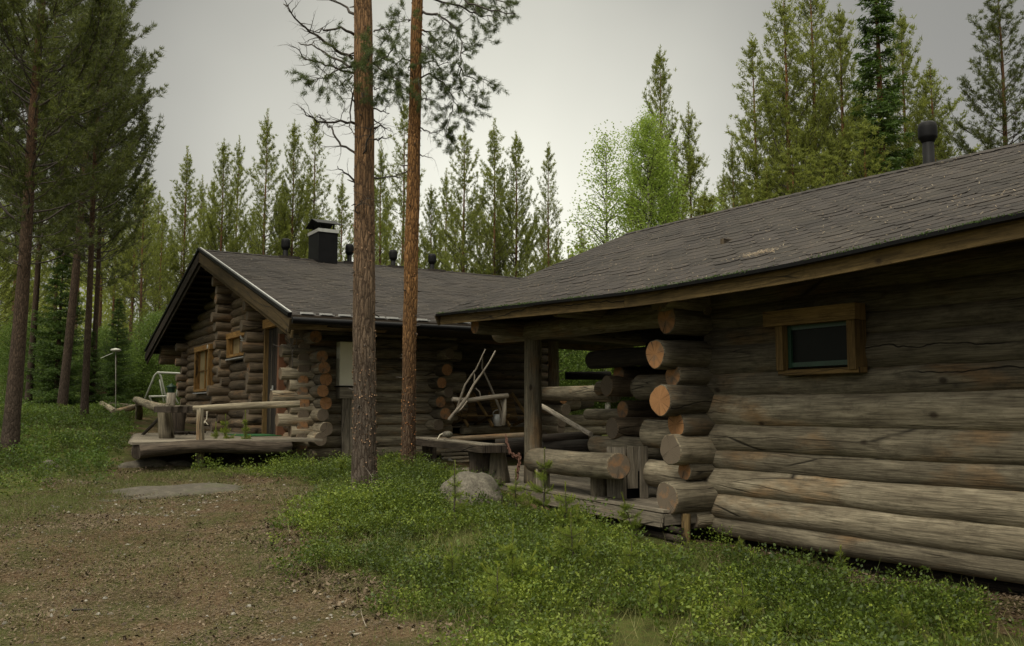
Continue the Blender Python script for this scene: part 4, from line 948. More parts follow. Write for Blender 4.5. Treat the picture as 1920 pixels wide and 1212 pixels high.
# dead branch by the door, and branches of the veranda trellis
def branchy(mb, p, d, L, r, lev=2, sides=6, curl=.35, kids=3, tint=.5, tips=None, up=0., m=0):
    p = Vector(p); d = Vector(d).normalized(); n = max(4, int(L/.14)); pts = [p.copy()]; rs = [r]
    for i in range(n):
        d = (d+Vector((random.gauss(0, 1), random.gauss(0, 1), random.gauss(0, 1)+up))*curl/math.sqrt(n)).normalized(); p = p+d*(L/n); pts.append(p.copy()); rs.append(r*(1-.8*(i+1)/n))
        if lev and i > n*.22 and random.random() < kids/n*1.3:
            ax = Vector((random.gauss(0, 1), random.gauss(0, 1), random.gauss(0, .6))).normalized(); branchy(mb, p, (d+ax*.9), L*random.uniform(.3, .55)*(1-.4*i/n), rs[-1]*.65, lev-1, max(4, sides-1), curl, kids, tint, tips, up, m)
        if tips is not None and (lev <= 1) and i > n*.35: tips.append((p.copy(), d.copy()))
    mb.tube(pts, rs, sides, m, m, tint, wob=0, cap0=False, cap1=False)
mb = MB(); mb.tube([at(x, y, 15.1) for x, y in ((549, 690), (548, 660), (541, 640), (530, 622), (520, 630), (510, 642))][:4], [.009, .008, .007, .004], 6, wob=0)
mb.tube([at(x, y, 15.1) for x, y in ((541, 652), (532, 647), (523, 650), (511, 646))], [.008, .007, .006, .004], 6, wob=0); mb.tube([at(x, y, 15.1) for x, y in ((548, 662), (556, 645), (556, 632))], [.009, .007, .005], 6, wob=0)
tag(mb.build('dead_branch', ['deadtwig']), 'forked dead branch leaning beside the far cabin door', 'branch')
mb = MB()
def bt(pp, ds, r0, r1):
    n = len(pp); mb.tube([at(x, y, lerp(ds[0], ds[1], i/(n-1))) for i, (x, y) in enumerate(pp)], [lerp(r0, r1, i/(n-1)) for i in range(n)], 8, 0, 0, .6, wob=.1)
bt([(842, 787), (860, 765), (876, 745), (888, 722), (904, 700), (916, 682), (929, 658)], (16.4, 16.2), .035, .012)
bt([(856, 770), (865, 742), (872, 722), (884, 704), (893, 692), (902, 672), (910, 655)], (16.4, 16.2), .024, .010)
bt([(889, 720), (890, 705), (888, 695)], (16.3, 16.3), .014, .008); bt([(854, 776), (866, 766), (876, 752)], (16.4, 16.3), .018, .012)
tag(mb.build('driftwood_branch', ['white']), 'forked bleached branch leaning up against the veranda of the far cabin', 'branch')
mb = MB(); bt([(942, 790), (936, 765), (926, 740), (914, 712), (904, 690), (905, 670)], (17.2, 17.), .03, .012); tag(mb.build('driftwood_branch', ['white']), 'single grey branch crossing behind the white rail of the veranda', 'branch')
vr = thing('pole_rail', at(945, 790, 17), 'white peeled pole rail on a forked post in front of the dark veranda', 'rail')
mb = MB(); bt([(848, 749), (880, 751), (905, 747), (930, 744), (952, 742)], (16.4, 17.), .042, .045); mb.build('rail', 'white', vr)
mb = MB(); bt([(942, 797), (945, 770), (946, 745)], (17., 17.), .05, .04); bt([(944, 768), (939, 750)], (17, 17), .025, .02); mb.build('post', 'white', vr)
mb = MB(); bt([(901, 745), (899, 735), (892, 728)], (16.8, 16.8), .015, .01); mb.build('stub', 'white', vr)
# slatted deck chairs, bucket
def lounger(px, label, d=18.0):
    q = at(px, 793, d); q.z = 1.32; t = thing('deck_chair', q, label, 'deck chair', 'slatted deck chairs on the veranda'); x, y, z = q
    for k in range(6): mb = MB(); mb.beam((x-.28, y+.3+.04*k, z+.12+.095*k), (x+.28, y+.3+.04*k, z+.12+.095*k), .08, .018, (0, -.9, .3), tint=.5); mb.build('back_slat', 'trimd', t)
    mb = MB()
    for k in range(5): mb.beam((x-.28, y-.25+.11*k, z+.2+.0*k), (x+.28, y-.25+.11*k, z+.2), .09, .018, tint=.5)
    mb.build('seat', 'trimd', t)
    for s in (-.27, .27):
        mb = MB(); mb.beam((x+s, y-.3, z), (x+s, y+.5, z+.65), .03, .05); mb.build('frame', 'trimd', t); mb = MB(); mb.beam((x+s, y-.28, z+.2), (x+s, y+.45, z), .03, .05); mb.build('leg', 'trimd', t)
lounger(887, 'brown slatted deck chair under the leaning branches of the veranda', 17.6); lounger(963, 'brown slatted deck chair right of the bucket next to the porch post', 17.8)
q = at(933, 791, 17.6); q.z = 1.32; bk = thing('bucket', q, 'galvanised bucket standing on the veranda between the deck chairs', 'bucket')
mb = MB(); mb.tube([q, q+Vector((0, 0, .22))], [.085, .11], 20, wob=0); mb.build('pail', 'silver', bk)
mb = MB(); mb.tube([q+Vector((.11*math.cos(a), 0, .22+.09*math.sin(a))) for a in np.linspace(0, math.pi, 9)], .005, 5, wob=0); mb.build('handle', 'silver', bk)
# loose poles
mb = MB(); mb.log(at(1016, 762, 15.0), at(1108, 815, 13.0), .04, .034, tint=.95, wob=.12); tag(mb.build('birch_pole', ['white', 'white']), 'pale crooked pole sloping down across the gap behind the porch post', 'pole')
mb = MB(); mb.log(at(790, 826, 16.5), at(990, 818, 15.6), .045, .05, tint=.5, wob=.15); tag(mb.build('pole', ['logd', 'end']), 'thin brownish pole lying behind the slab bench', 'pole')
mb = MB(); mb.log(at(1018, 822, 14.5), at(1106, 819, 14.2), .06, .09, tint=.5, wob=.08); tag(mb.build('pole', ['dead', 'end']), 'stout brown pole lying behind the log bench', 'pole')
mb = MB(); mb.log(at(1016, 845, 14.6), at(1110, 842, 14.0), .16, .15, tint=.1, wob=.1); tag(mb.build('log', ['dead', 'dead']), 'dark log lying under the brown pole behind the log bench', 'log')
mb = MB(); mb.log(at(930, 840, 14.6), at(990, 836, 14.6), .13, .13, tint=.1, wob=.1); tag(mb.build('log', ['dead', 'dead']), 'dark log end between the slab bench and the porch post', 'log')
for k, (y_, x0) in enumerate(((846, 835), (853, 828), (860, 832), (867, 826))):
    mb = MB(); mb.log(at(x0, y_, 17.2), at(906, y_-4, 17.2), .032, .03, tint=.5+.1*k, wob=.1); tag(mb.build('stacked_pole', ['log', 'end']), ('topmost', 'second', 'third', 'lowest')[k]+' thin grey pole of the low stack seen under the slab bench', 'pole', 'poles stacked under the far veranda')
# ---------------------------------------------------------------- behind the far deck: swing, lantern, lamp, log fence
sw = thing('swing_frame', at(295, 790, 27), 'white metal garden swing frame left of the far cabin', 'swing')
def wt(pp, d, r=.022, nm='frame_tube', d2=None): mb = MB(); mb.tube([at(x, y, lerp(d, d2 or d, i/(len(pp)-1))) for i, (x, y) in enumerate(pp)], r, 8, wob=0); mb.build(nm, 'whitep', sw)
wt([(271, 750), (290, 704), (296, 698), (301, 704), (313, 757)], 27, .03); wt([(296, 699), (345, 701)], 27, .035); wt([(299, 712), (307, 755)], 27.6, .02); wt([(343, 703), (328, 745), (334, 757)], 27, .026)
wt([(280, 744), (328, 743)], 26.5, .03, 'seat_rail'); wt([(280, 744), (284, 752)], 26.5, .022, 'seat_rail')
lt = thing('lantern_feeder', at(321, 775, 20.5), 'dark green lantern shaped bird feeder on a pale stump', 'bird feeder')
c = at(321, 738, 20.5); mb = MB(); mb.log(c-Vector((0, 0, .6)), c, .10, .10, tint=.95); mb.build('stump', ['white', 'white'], lt)
mb = MB(); mb.tube([c, c+Vector((0, 0, .03)), c+Vector((0, 0, .14))], [.07, .075, .095], 8, wob=0, sm=False); mb.build('body', 'gmetal', lt)
mb = MB(); mb.tube([c+Vector((0, 0, .14)), c+Vector((0, 0, .155)), c+Vector((0, 0, .2)), c+Vector((0, 0, .23))], [.12, .12, .04, .01], 8, wob=0, sm=False); mb.build('lid', 'gmetal', lt)
lp = thing('garden_lamp', at(217, 770, 23), 'pale disc shaped garden lamp on a thin pole in front of the young spruces', 'lamp')
c = at(217, 657, 23); mb = MB(); mb.tube([c-Vector((0, 0, .03)), c, c+Vector((0, 0, .03)), c+Vector((0, 0, .05))], [.09, .135, .10, .03], 16, wob=0); mb.build('shade', 'whitep', lp)
mb = MB(); mb.tube([at(217, 790, 23), at(217, 730, 23), c], .010, 6, wob=0); mb.build('pole', 'concrete', lp)
mb = MB(); mb.tube([at(189, 672, 23), at(205, 665, 23), at(212, 662, 23)], .009, 6, wob=0); mb.build('arm', 'whitep', lp)
lf = thing('log_fence', at(220, 775, 24), 'low fence of weathered logs in the moss left of the far deck', 'log fence')
for a, b in (((190, 757, 24), (215, 772, 22)), ((215, 773, 22), (252, 764, 23)), ((205, 759, 25), (255, 763, 25)), ((183, 762, 24.5), (196, 770, 24))): mb = MB(); mb.log(at(*a), at(*b), .07, .07, tint=.7, wob=.12); mb.build('rail', ['log', 'end'], lf)
mb = MB(); mb.log(at(190, 790, 24), at(191, 756, 24), .1, .09, tint=.3, wob=.3); mb.build('post', ['dead', 'dead'], lf)
bs = thing('bird_box', at(193, 770, 27), 'small reddish box on a dark post behind the log fence', 'box'); c = at(191, 733, 27); mb = MB(); mb.box(c-Vector((.14, .14, .09)), c+Vector((.14, .14, .09))); mb.build('body', 'rust', bs)
mb = MB(); mb.box(c+Vector((-.18, -.18, .09)), c+Vector((.18, .18, .115))); mb.build('lid', 'soffit', bs); mb = MB(); mb.tube([c-Vector((0, 0, .9)), c-Vector((0, 0, .09))], .03, 8, wob=0); mb.build('post', 'dead', bs)
# ================================================================ TREES
def crown_pine(seed, H, hb, R, dens=1., el=.15, ew=.034, npt=12, tcol=(.3, .25), droop=0., top=.35, bsides=4, dead=0, brk=1.):
    """branches as tubes + needle tufts; tree foot at the origin"""
    rs = np.random.default_rng(seed); random.seed(seed); mb = MB(); P = []; Dn = []; T = []
    z = hb
    while z < H-.45:
        f = (z-hb)/(H-hb); pr = (1-f)**.85*(.6+.4*min(1, f*4))+.02
        nb = 5 if rs.random() < .5 else 4
        a0 = rs.uniform(0, 6.28); wv = rs.uniform(.8, 1.15)
        for b in range(nb):
            if rs.random() > brk: continue
            L = R*pr*wv*rs.uniform(.5, 1.35); az = a0+b*6.28/nb+rs.normal(0, .3); e = (.2+.65*f-droop+rs.normal(0, .12))
            p = Vector((0, 0, z+rs.normal(0, .05))); d = Vector((math.cos(az)*math.cos(e), math.sin(az)*math.cos(e), math.sin(e))); n = max(3, int(L/.22)); pts = [p.copy()]; bt_ = rs.uniform(-.25, .25)
            for i in range(n):
                d = (d+Vector((rs.normal(0, .12), rs.normal(0, .12), .10+rs.normal(0, .07)-droop*.2))).normalized(); p = p+d*(L/n); pts.append(p.copy())
                if (i+1)/n > top*(1-f*.5):
                    for s in (-1, 1):
                        if rs.random() < .6*dens and L > .35:
                            sd = Vector((-d.y, d.x, 0))*s; td = (d*.8+sd*rs.uniform(.3, .9)+Vector((0, 0, rs.uniform(.0, .5)))).normalized(); tl = L*rs.uniform(.10, .26)+.06
                            m = max(1, int(tl/.16))
                            for k in range(1, m+1): P.append(tuple(p+td*(tl*k/m))); Dn.append(tuple(td)); T.append(bt_)
                            if tl > .3: mb.tube([p, p+td*tl], [.008, .003], 3, wob=0, cap0=False, cap1=False)
                    if rs.random() < .6: P.append(tuple(p)); Dn.append(tuple((d+Vector((0, 0, .3))).normalized())); T.append(bt_)
            mb.tube(pts, [max(.005, .010*L*(1-.8*i/n)) for i in range(n+1)], bsides, wob=0, cap0=False, cap1=False, tint=.5)
        z += rs.uniform(.24, .46)*(1-.35*f)
    for i in range(5): P.append((0, 0, H-.05-.13*i)); Dn.append((0, 0, 1)); T.append(.1)
    P = np.array(P); Dn = np.array(Dn); T = np.array(T); n = len(P)
    idx = np.repeat(np.arange(n), npt); D = unit(Dn[idx]*.75+rs.normal(size=(len(idx), 3))*.62+np.array([0, 0, .22])); PP = P[idx]+rs.normal(size=(len(idx), 3))*el*.24
    V, F, t = blades(PP, D, el*rs.uniform(.6, 1.2, len(idx)), ew*rs.uniform(.7, 1.3, len(idx)), np.clip(tcol[0]+T[idx]*.8+rs.normal(0, tcol[1], len(idx))*.7+.15, 0, 1))
    return mb, V, F, t
def trunk_mb(H, r, seed, lean=.0, zig=.02, sides=10, foot=1.35, z0=-.3):
    random.seed(seed); mb = MB(); n = max(6, int(H/.6)); pts = []; rs = []
    for i in range(n+1):
        f = i/n; z = z0+(H-z0)*f; pts.append(Vector((lean*f+zig*math.sin(z*.7+seed), zig*math.cos(z*.5+seed*2), z))); rs.append(max(.012, r*(1-f)**.8*(1+(foot-1)*math.exp(-max(0, z)*3))))
    mb.tube(pts, rs, sides, wob=.06, frame='keep', tint=.5); return mb
protos = {}
def make_tree(kind, name, loc, label, cat, H, r, mbf, mats):
    t = thing(name, (0, 0, 0), label, cat); trunk_mb(H*.98, r, hash(kind) % 50, sides=10).build('trunk', mats[0], t)
    mb, V, F, T = mbf
    npobj('crown', V, F, T, mats[1], t); mb.build('branches', mats[2], t); t.location = loc; protos[kind] = t; return t
def crown_spruce(seed, H, R, npt=10, el=.13, ew=.035, step=.16):
    rs = np.random.default_rng(seed); random.seed(seed); mb = MB(); P = []; Dn = []; z = .25
    while z < H-.1:
        f = z/H; L0 = R*(1-f)**.85+.05
        for b in range(6):
            L = L0*rs.uniform(.65, 1.15); az = rs.uniform(0, 6.28); e = -.25+.7*f; p = Vector((0, 0, z)); d = Vector((math.cos(az), math.sin(az), e)).normalized(); n = max(2, int(L/.18)); pts = [p.copy()]
            for i in range(n):
                p = p+d*(L/n); d = (d+Vector((0, 0, .05))).normalized(); pts.append(p.copy()); sw = L*.35*(1-i/n)*.8
                for s in (-1, 1):
                    td = Vector((-d.y*s, d.x*s, -.25))+d*.5; m = max(1, int(sw/.12))
                    for k in range(m+1): P.append(tuple(p+td*(sw*k/max(1, m)))); Dn.append(tuple(td.normalized()))
            mb.tube(pts, [.02*(1-.8*i/n) for i in range(n+1)], 4, wob=0, cap0=False, cap1=False)
        z += step*rs.uniform(.8, 1.3)
    P = np.array(P); Dn = np.array(Dn); idx = np.repeat(np.arange(len(P)), npt); D = unit(Dn[idx]*.8+rs.normal(size=(len(idx), 3))*.45+np.array([0, 0, -.2])); PP = P[idx]+rs.normal(size=(len(idx), 3))*.045
    V, F, t = blades(PP, D, el*rs.uniform(.6, 1.2, len(idx)), ew*np.ones(len(idx)), np.clip(rs.normal(.45, .25, len(idx)), 0, 1)); return mb, V, F, t
def crown_birch(seed, H, hb, R, n=900, npt=22, ls=.055, shape=1.):
    rs = np.random.default_rng(seed); random.seed(seed); mb = MB(); P = []; Dn = []
    z = hb
    while z < H:
        f = (z-hb)/(H-hb); L0 = R*(math.sin(math.pi*min(1, (f*.85+.15)))**.7)*(1-.35*f)+.1
        for b in range(5):
            L = L0*rs.uniform(.5, 1.15); az = rs.uniform(0, 6.28); e = .6+.5*f; p = Vector((0, 0, z)); d = Vector((math.cos(az)*math.cos(e), math.sin(az)*math.cos(e), math.sin(e))); m = max(4, int(L/.16)); pts = [p.copy()]
            for i in range(m):
                d = (d+Vector((rs.normal(0, .14), rs.normal(0, .14), -.05+rs.normal(0, .08)))).normalized(); p = p+d*(L/m); pts.append(p.copy())
                if i > m*.25:
                    for k in range(3): q = p+Vector(rs.normal(0, .16, 3)); P.append(tuple(q)); Dn.append((rs.normal(), rs.normal(), -.3))
            mb.tube(pts, [max(.005, .014*L*(1-.8*i/m)) for i in range(m+1)], 4, wob=0, cap0=False, cap1=False)
        z += rs.uniform(.15, .3)
    P = np.array(P); idx = np.repeat(np.arange(len(P)), npt); D = unit(rs.normal(size=(len(idx), 3))+np.array([0, 0, -.3])); PP = P[idx]+rs.normal(size=(len(idx), 3))*.10
    V, F, t = blades(PP, D, ls*rs.uniform(.7, 1.3, len(idx)), ls*.8*np.ones(len(idx)), np.clip(rs.normal(.5, .25, len(idx)), 0, 1), True); return mb, V, F, t
PM = ('barkf', 'pine', 'twig')
KH = {}
def proto(kind, **k):
    H = k.pop('H'); r = k.pop('r'); KH[kind] = H
    return kind, H, r, k
defs = [('slim', dict(H=14, r=.12, seed=11, hb=2.0, R=2.3, dens=1., npt=12)),
        ('slim2', dict(H=14, r=.12, seed=23, hb=3.0, R=2.2, dens=.8, npt=10)),
        ('full', dict(H=15, r=.16, seed=31, hb=3., R=3.2, dens=1., npt=13)),
        ('full2', dict(H=15, r=.16, seed=47, hb=4., R=3.0, dens=.9, npt=13)),
        ('tall', dict(H=18, r=.17, seed=53, hb=8., R=2.9, dens=.9, npt=12, tcol=(.25, .25)))]
HH = {}
root0 = {}
for kind, k in defs:
    H, r = k.pop('H'), k.pop('r'); HH[kind] = H
    root0[kind] = (H, r, crown_pine(H=H, **k), PM)
root0['big'] = (17, .17, crown_pine(61, 17, 4.8, 3.1, 1., brk=1., el=.13, ew=.02, npt=24, tcol=(.25, .25)), ('barkl', 'pinel', 'twig')); 
root0['big2'] = (17, .15, crown_pine(67, 17, 5.5, 2.8, .95, brk=1., el=.13, ew=.02, npt=24, tcol=(.25, .25)), ('barkl', 'pinel', 'twig'))
root0['spruce'] = (9, .12, crown_spruce(71, 9, 1.7, npt=7, step=.2), ('barkf', 'spruce', 'twig'))
root0['spruceT'] = (17, .18, crown_spruce(73, 17, 1.35, npt=6, el=.17, ew=.05, step=.24), ('barkf', 'spruce', 'twig'))
root0['birch'] = (9, .09, crown_birch(81, 9, 1.2, 1.7, npt=26, ls=.048), ('birchb', 'birch', 'twig'))
root0['birchL'] = (9, .07, crown_birch(83, 9, 1.5, 1.5, npt=5, ls=.06), ('birchb', 'birch', 'twig'))
root0['bush'] = (3.2, .03, crown_birch(87, 3.2, .15, 1.3, npt=26, ls=.042), ('twig', 'under', 'twig'))
MESH = {}
for k, (H, r, (mb, V, F, T), mats) in root0.items():
    hold = bpy.data.objects.new('tmp', None)
    tm = trunk_mb(H*.985, r, sum(map(ord, k)) % 40, sides=10 if k not in ('big', 'big2') else 16).build('trunk', mats[0]); br = mb.build('branches', mats[2]); cr_ = npobj('crown', V, F, T, mats[1])
    MESH[k] = (H, tm.data, br.data, cr_.data)
    for o in (tm, br, cr_): bpy.data.objects.remove(o)
def plant(kind, px, top, d, label, cat, group=None, sxy=1., name=None, base=None, rz=None, girth=1.):
    """tree whose foot stands on the ground d metres off and whose tip reaches picture row `top`"""
    H, tm, br, crn = MESH[kind]; p = at(px, 767, d); z = hgt(p.x, p.y); tip = at(px, top, d).z; s = (tip-z)/H*(1.03 if d > 26 and kind != 'bush' else 1)
    o = thing(name or {'spruce': 'spruce_tree', 'spruceT': 'spruce_tree', 'birch': 'birch_tree', 'birchL': 'birch_tree', 'bush': 'bush'}.get(kind, 'pine_tree'), (p.x, p.y, z), label, cat, group, random.uniform(0, 6.28) if rz is None else rz)
    h = sxy*(.88 if cat == 'pine' and d > 30 else 1)*(.55*s+.45*(1 if s > .5 else s)); o.scale = (h, h, s)
    for nm, me in (('trunk', tm), ('branches', br), ('crown', crn)):
        c = bpy.data.objects.new(nm, me); COL.objects.link(c); c.parent = o
        if nm == 'trunk': c.scale = (girth, girth, 1)
    return o
random.seed(5)
# individually described trees behind the far cabin
T_ = [('slim', 335, 275, 42, 'slender pine with a bare looking tip standing apart left of the far cabin gable', 1.0),
 ('full', 405, 262, 40, 'bushy pine just left of the peak of the far cabin roof', .8),
 ('slim', 434, 255, 43, 'pine right behind the peak of the far cabin roof', .8),
 ('slim', 487, 203, 40, 'tallest pine over the left part of the far cabin roof', .95),
 ('full', 540, 225, 41, 'bushy pine behind the leftmost roof vent of the far cabin', .75),
 ('slim2', 580, 215, 42, 'thin pine rising straight behind the black chimney', 1.),
 ('slim', 634, 330, 40, 'short pine between the chimney and the big foreground trunk', .9),
 ('slim', 708, 265, 43, 'pine just right of the big foreground trunk', .9),
 ('slim2', 752, 185, 40, 'tall pine directly left of the orange foreground trunk', 1.),
 ('full', 805, 350, 42, 'low bushy pine directly right of the orange foreground trunk', .8),
 ('full2', 868, 238, 39, 'spreading pine behind the right part of the far cabin ridge', .9),
 ('slim', 926, 222, 38, 'taller of the two pines standing together above the meeting of both roofs', 1.),
 ('full', 968, 248, 39, 'shorter and fuller of the two pines standing together above the meeting of both roofs', .85),
 ('slim2', 1030, 270, 38, 'slender pine at the lower end of the near roof', .85),
 ('birchL', 1140, 262, 30, 'airy pale birch left of the bright green birch', 1.25),
 ('birch', 1222, 232, 28, 'bright green dense birch behind the lower near roof', 1.15),
 ('full', 1248, 82, 36, 'tall pine rising behind the bright green birch', .85),
 ('slim', 1302, 190, 36, 'pine leaning close to the right of the tall pine by the birch', 1.),
 ('full', 1330, 362, 27, 'low bushy tree top over the near roof right of the birch', 1.8),
 ('slim', 1384, 258, 31, 'small pine in front of the grove above the near roof', .85),
 ('slim2', 1428, 58, 32, 'slim pine at the left edge of the tall grove above the near roof', 1.2),
 ('full2', 1492, -20, 30, 'broad tall pine forming the left of the grove above the near roof', 1.1),
 ('tall', 1545, -60, 31, 'tall pine with a reddish stem in the middle of the grove', 1.2),
 ('full', 1600, 0, 29, 'dense pine in the middle of the grove next to the spruce', .9),
 ('spruceT', 1672, -150, 27, 'narrow dark spruce taller than everything around it above the near roof', 1.2),
 ('full', 1720, 10, 31, 'pine directly behind the vent pipe of the near roof', 1.0),
 ('full2', 1772, 110, 30, 'lower wide branching pine right of the near roof vent pipe', 1.1),
 ('big2', 1912, -60, 27, 'dark pine at the top right corner', 1.1),
 ('spruce', 105, 455, 24, 'dark spruce between the trunks at the left', 1.35),
 ('spruce', 215, 560, 27, 'young spruce behind the garden lamp', 1.1),
 ('spruce', 170, 610, 25, 'small young spruce left of the garden lamp', 1.1)]
for k, px, top, d, lab, s in T_: plant(k, px, top, d, lab, 'spruce' if 'spruce' in k else 'birch' if 'birch' in k else 'bush' if k == 'bush' else 'pine', sxy=s)
# thin stems of the wood left of the far cabin
ORD = 'first second third fourth fifth sixth seventh eighth ninth tenth eleventh twelfth thirteenth fourteenth fifteenth sixteenth seventeenth'.split()
WL = {px: ORD[i]+' pine from the left in the dim wood left of the far cabin' for i, px in enumerate(sorted((256, 240, 292, 262, 330, 284, 310, 205, 180, 225, 365, 95, 135, 15, 60, -20, 30)))}
for px, top, d, kk in ((256, 318, 36, 'slim2'), (240, 350, 40, 'tall'), (292, 400, 38, 'slim2'), (262, 340, 42, 'tall'), (330, 380, 46, 'slim2'), (284, 360, 50, 'full2'), (310, 420, 52, 'slim'), (205, 380, 44, 'tall'), (180, 330, 46, 'tall'), (225, 430, 52, 'slim'), (365, 330, 50, 'slim'),
                       (95, 300, 40, 'tall'), (135, 250, 38, 'tall'), (15, 260, 42, 'tall'), (60, 420, 46, 'full2'), (-20, 380, 36, 'full'), (30, 480, 52, 'slim')):
    plant(kk, px, top, d, WL[px], 'pine', 'pines in the wood left of the far cabin', sxy=random.uniform(.8, 1.0))
for px, top, d, kk in [(x+random.uniform(-12, 12), y+random.uniform(-35, 45), random.uniform(46, 58), random.choice(('slim', 'slim2', 'full', 'slim'))) for x, y in ((385, 370), (420, 400), (455, 350), (510, 360), (560, 350), (600, 400), (618, 380), (660, 390), (690, 350), (730, 340), (780, 400), (830, 340), (845, 400), (895, 340), (940, 360), (990, 380), (1010, 400), (1050, 440), (1085, 420), (1180, 380), (1270, 330), (1360, 330), (1460, 250), (1520, 180), (1580, 230), (1640, 220), (1700, 250), (1800, 280), (1870, 260))]:
    near_ = min(T_[:27], key=lambda q: abs(q[1]-px)); sh = near_[4].split(',')[0]; side = 'left' if px < near_[1] else 'right'
    lab2 = 'half hidden back row pine just %s of the %s' % (side, ' '.join(sh.replace('tallest ', '').split()[:6]).rstrip(' the').rstrip(' of')); USED = globals().setdefault('USED_', {}); USED[lab2] = USED.get(lab2, 0)+1
    if USED[lab2] > 1: lab2 = lab2.replace('just', 'a little further')
    plant(kk, px, top, d, lab2, 'pine', 'pines of the second row behind both cabins', sxy=random.uniform(.85, 1.1))
for px, top, d, kk in ((1410, 330, 26, 'full'), (1450, 300, 27, 'slim'), (1500, 270, 27, 'full'), (1560, 260, 26, 'full'), (1640, 200, 26, 'full'), (1340, 380, 30, 'birchL')):
    plant(kk, px, top, d, ORD[sorted((1410, 1450, 1500, 1560, 1640, 1340)).index(px)]+' from the left of the young trees peeping over the near roof', 'young tree', 'young trees at the foot of the grove', sxy=1.1)
for i in range(38):
    px = random.choice((random.uniform(-60, 420), random.uniform(-60, 420), random.uniform(960, 1260))); d = random.uniform(26, 46)
    if px > 900: d = random.uniform(27, 36)
    plant('bush', px, random.uniform(600, 690) if px < 900 else random.uniform(560, 650), d, 'leafy green bush in the undergrowth behind the cabins', 'bush', 'bushes of the undergrowth', sxy=random.uniform(.9, 1.3))
# the big dark pines at the left
LP = [('big', 22, -420, 14.6, 'thickest dark pine trunk at the left edge', 1.0, .95, .022), ('big2', 158, -160, 19.5, 'straight grey brown pine left of the far cabin, second trunk', 1.0, .68, 0), ('big2', 116, -250, 23, 'reddish pine trunk leaning slightly right behind the dark spruce', 1.1, .8, .05), ('big', 52, -200, 24, 'thin pine trunk just right of the thickest trunk at the left edge', 1.0, .6, .02),
      ('big', -70, -350, 17, 'pine mostly outside the left edge whose boughs hang into view', 1.15, 1.2, 0), ('big', 172, -60, 25, 'pine whose boughs make the right edge of the dark crowns at the left', .82, .7, 0)]
for k, px, top, d, lab, s, g_, ln in LP:
    o = plant(k, px, top, d, lab, 'pine', sxy=s, girth=g_); 
    if ln: o.rotation_euler.y = 0; o.rotation_euler.x = 0; o.rotation_euler = (Matrix.Rotation(ln, 3, Vector((FW.x, FW.y, 0))) @ Matrix.Rotation(o.rotation_euler.z, 3, 'Z')).to_euler()
# far off wood as one mass
n_ = 160000; az = rng.uniform(-math.radians(50), math.radians(50), n_)+YAW; rr = rng.uniform(62, 110, n_); hh = rng.random(n_)**1.3*(7+3*np.sin(az*23)+2*np.sin(az*61+1)); x = rr*np.sin(az); y = rr*np.cos(az)
P = np.stack([x, y, hgts(x, y)+hh], 1); D = unit(rng.normal(size=(n_, 3))); V, F, t = blades(P, D, rng.uniform(.25, .6, n_), .22*np.ones(n_), rng.random(n_)*.7, True)
tag(npobj('distant_wood', V, F, t, 'pine'), 'far off pine wood closing the gaps between the trees', 'wood', kind='stuff')
# ---------------------------------------------------------------- two foreground pines with individual boughs
def needle_tufts(tips, npt, el, ew, seed, mat, parent, tc=.4, keep=1.):
    rs = np.random.default_rng(seed); P = np.array([tuple(a) for a, b in tips]); Dn = np.array([tuple(b) for a, b in tips]); idx = np.repeat(np.arange(len(P)), npt)
    D = unit(Dn[idx]*.8+rs.normal(size=(len(idx), 3))*.6); PP = P[idx]+rs.normal(size=(len(idx), 3))*.012-Dn[idx]*rs.uniform(0, .06, len(idx))[:, None]
    V, F, t = blades(PP, D, el*rs.uniform(.7, 1.2, len(idx)), ew*np.ones(len(idx)), np.clip(rs.normal(tc, .2, len(idx)), 0, 1)); return npobj('needles', V, F, t, mat, parent)
def fpine(px0, py0, d, pts, rads, mat, label):
    """trunk through picture points at constant depth d"""
    q = at(px0, py0, d); t = thing('pine_tree', q, label, 'pine'); P = [at(x, y, d) for x, y in pts]; rr = list(rads); 
    fine = []; fr = []
    for i in range(len(P)-1):
        m = 14
        for k in range(m): f = k/m; fine.append(P[i].lerp(P[i+1], f)+Vector((.02*noise.noise(Vector((P[i].lerp(P[i+1], f).z*.9, px0, 0))), .02*noise.noise(Vector((P[i].lerp(P[i+1], f).z*.9, px0, 5))), 0))); fr.append(lerp(rr[i], rr[i+1], f))
    fine.append(P[-1]); fr.append(rr[-1]); mb = MB(); random.seed(px0); mb.tube(fine, fr, 40, wob=.05, frame='keep'); mb.build('trunk', mat, t); return t, P
t1, _ = fpine(685, 935, 11.6, ((684, 945), (684, 915), (683, 880), (683, 820), (683, 600), (683, 380), (682, 150), (680, -60), (675, -420)), (.25, .19, .162, .148, .142, .13, .122, .11, .07), 'bark', 'thick foreground pine with brown flaking bark in front of the far cabin')
t2, _ = fpine(765, 890, 13.6, ((765, 900), (765, 880), (766, 850), (767, 700), (772, 450), (778, 200), (784, -60), (790, -420)), (.17, .128, .106, .102, .105, .09, .08, .05), 'barko', 'slimmer foreground pine with bright orange bark')
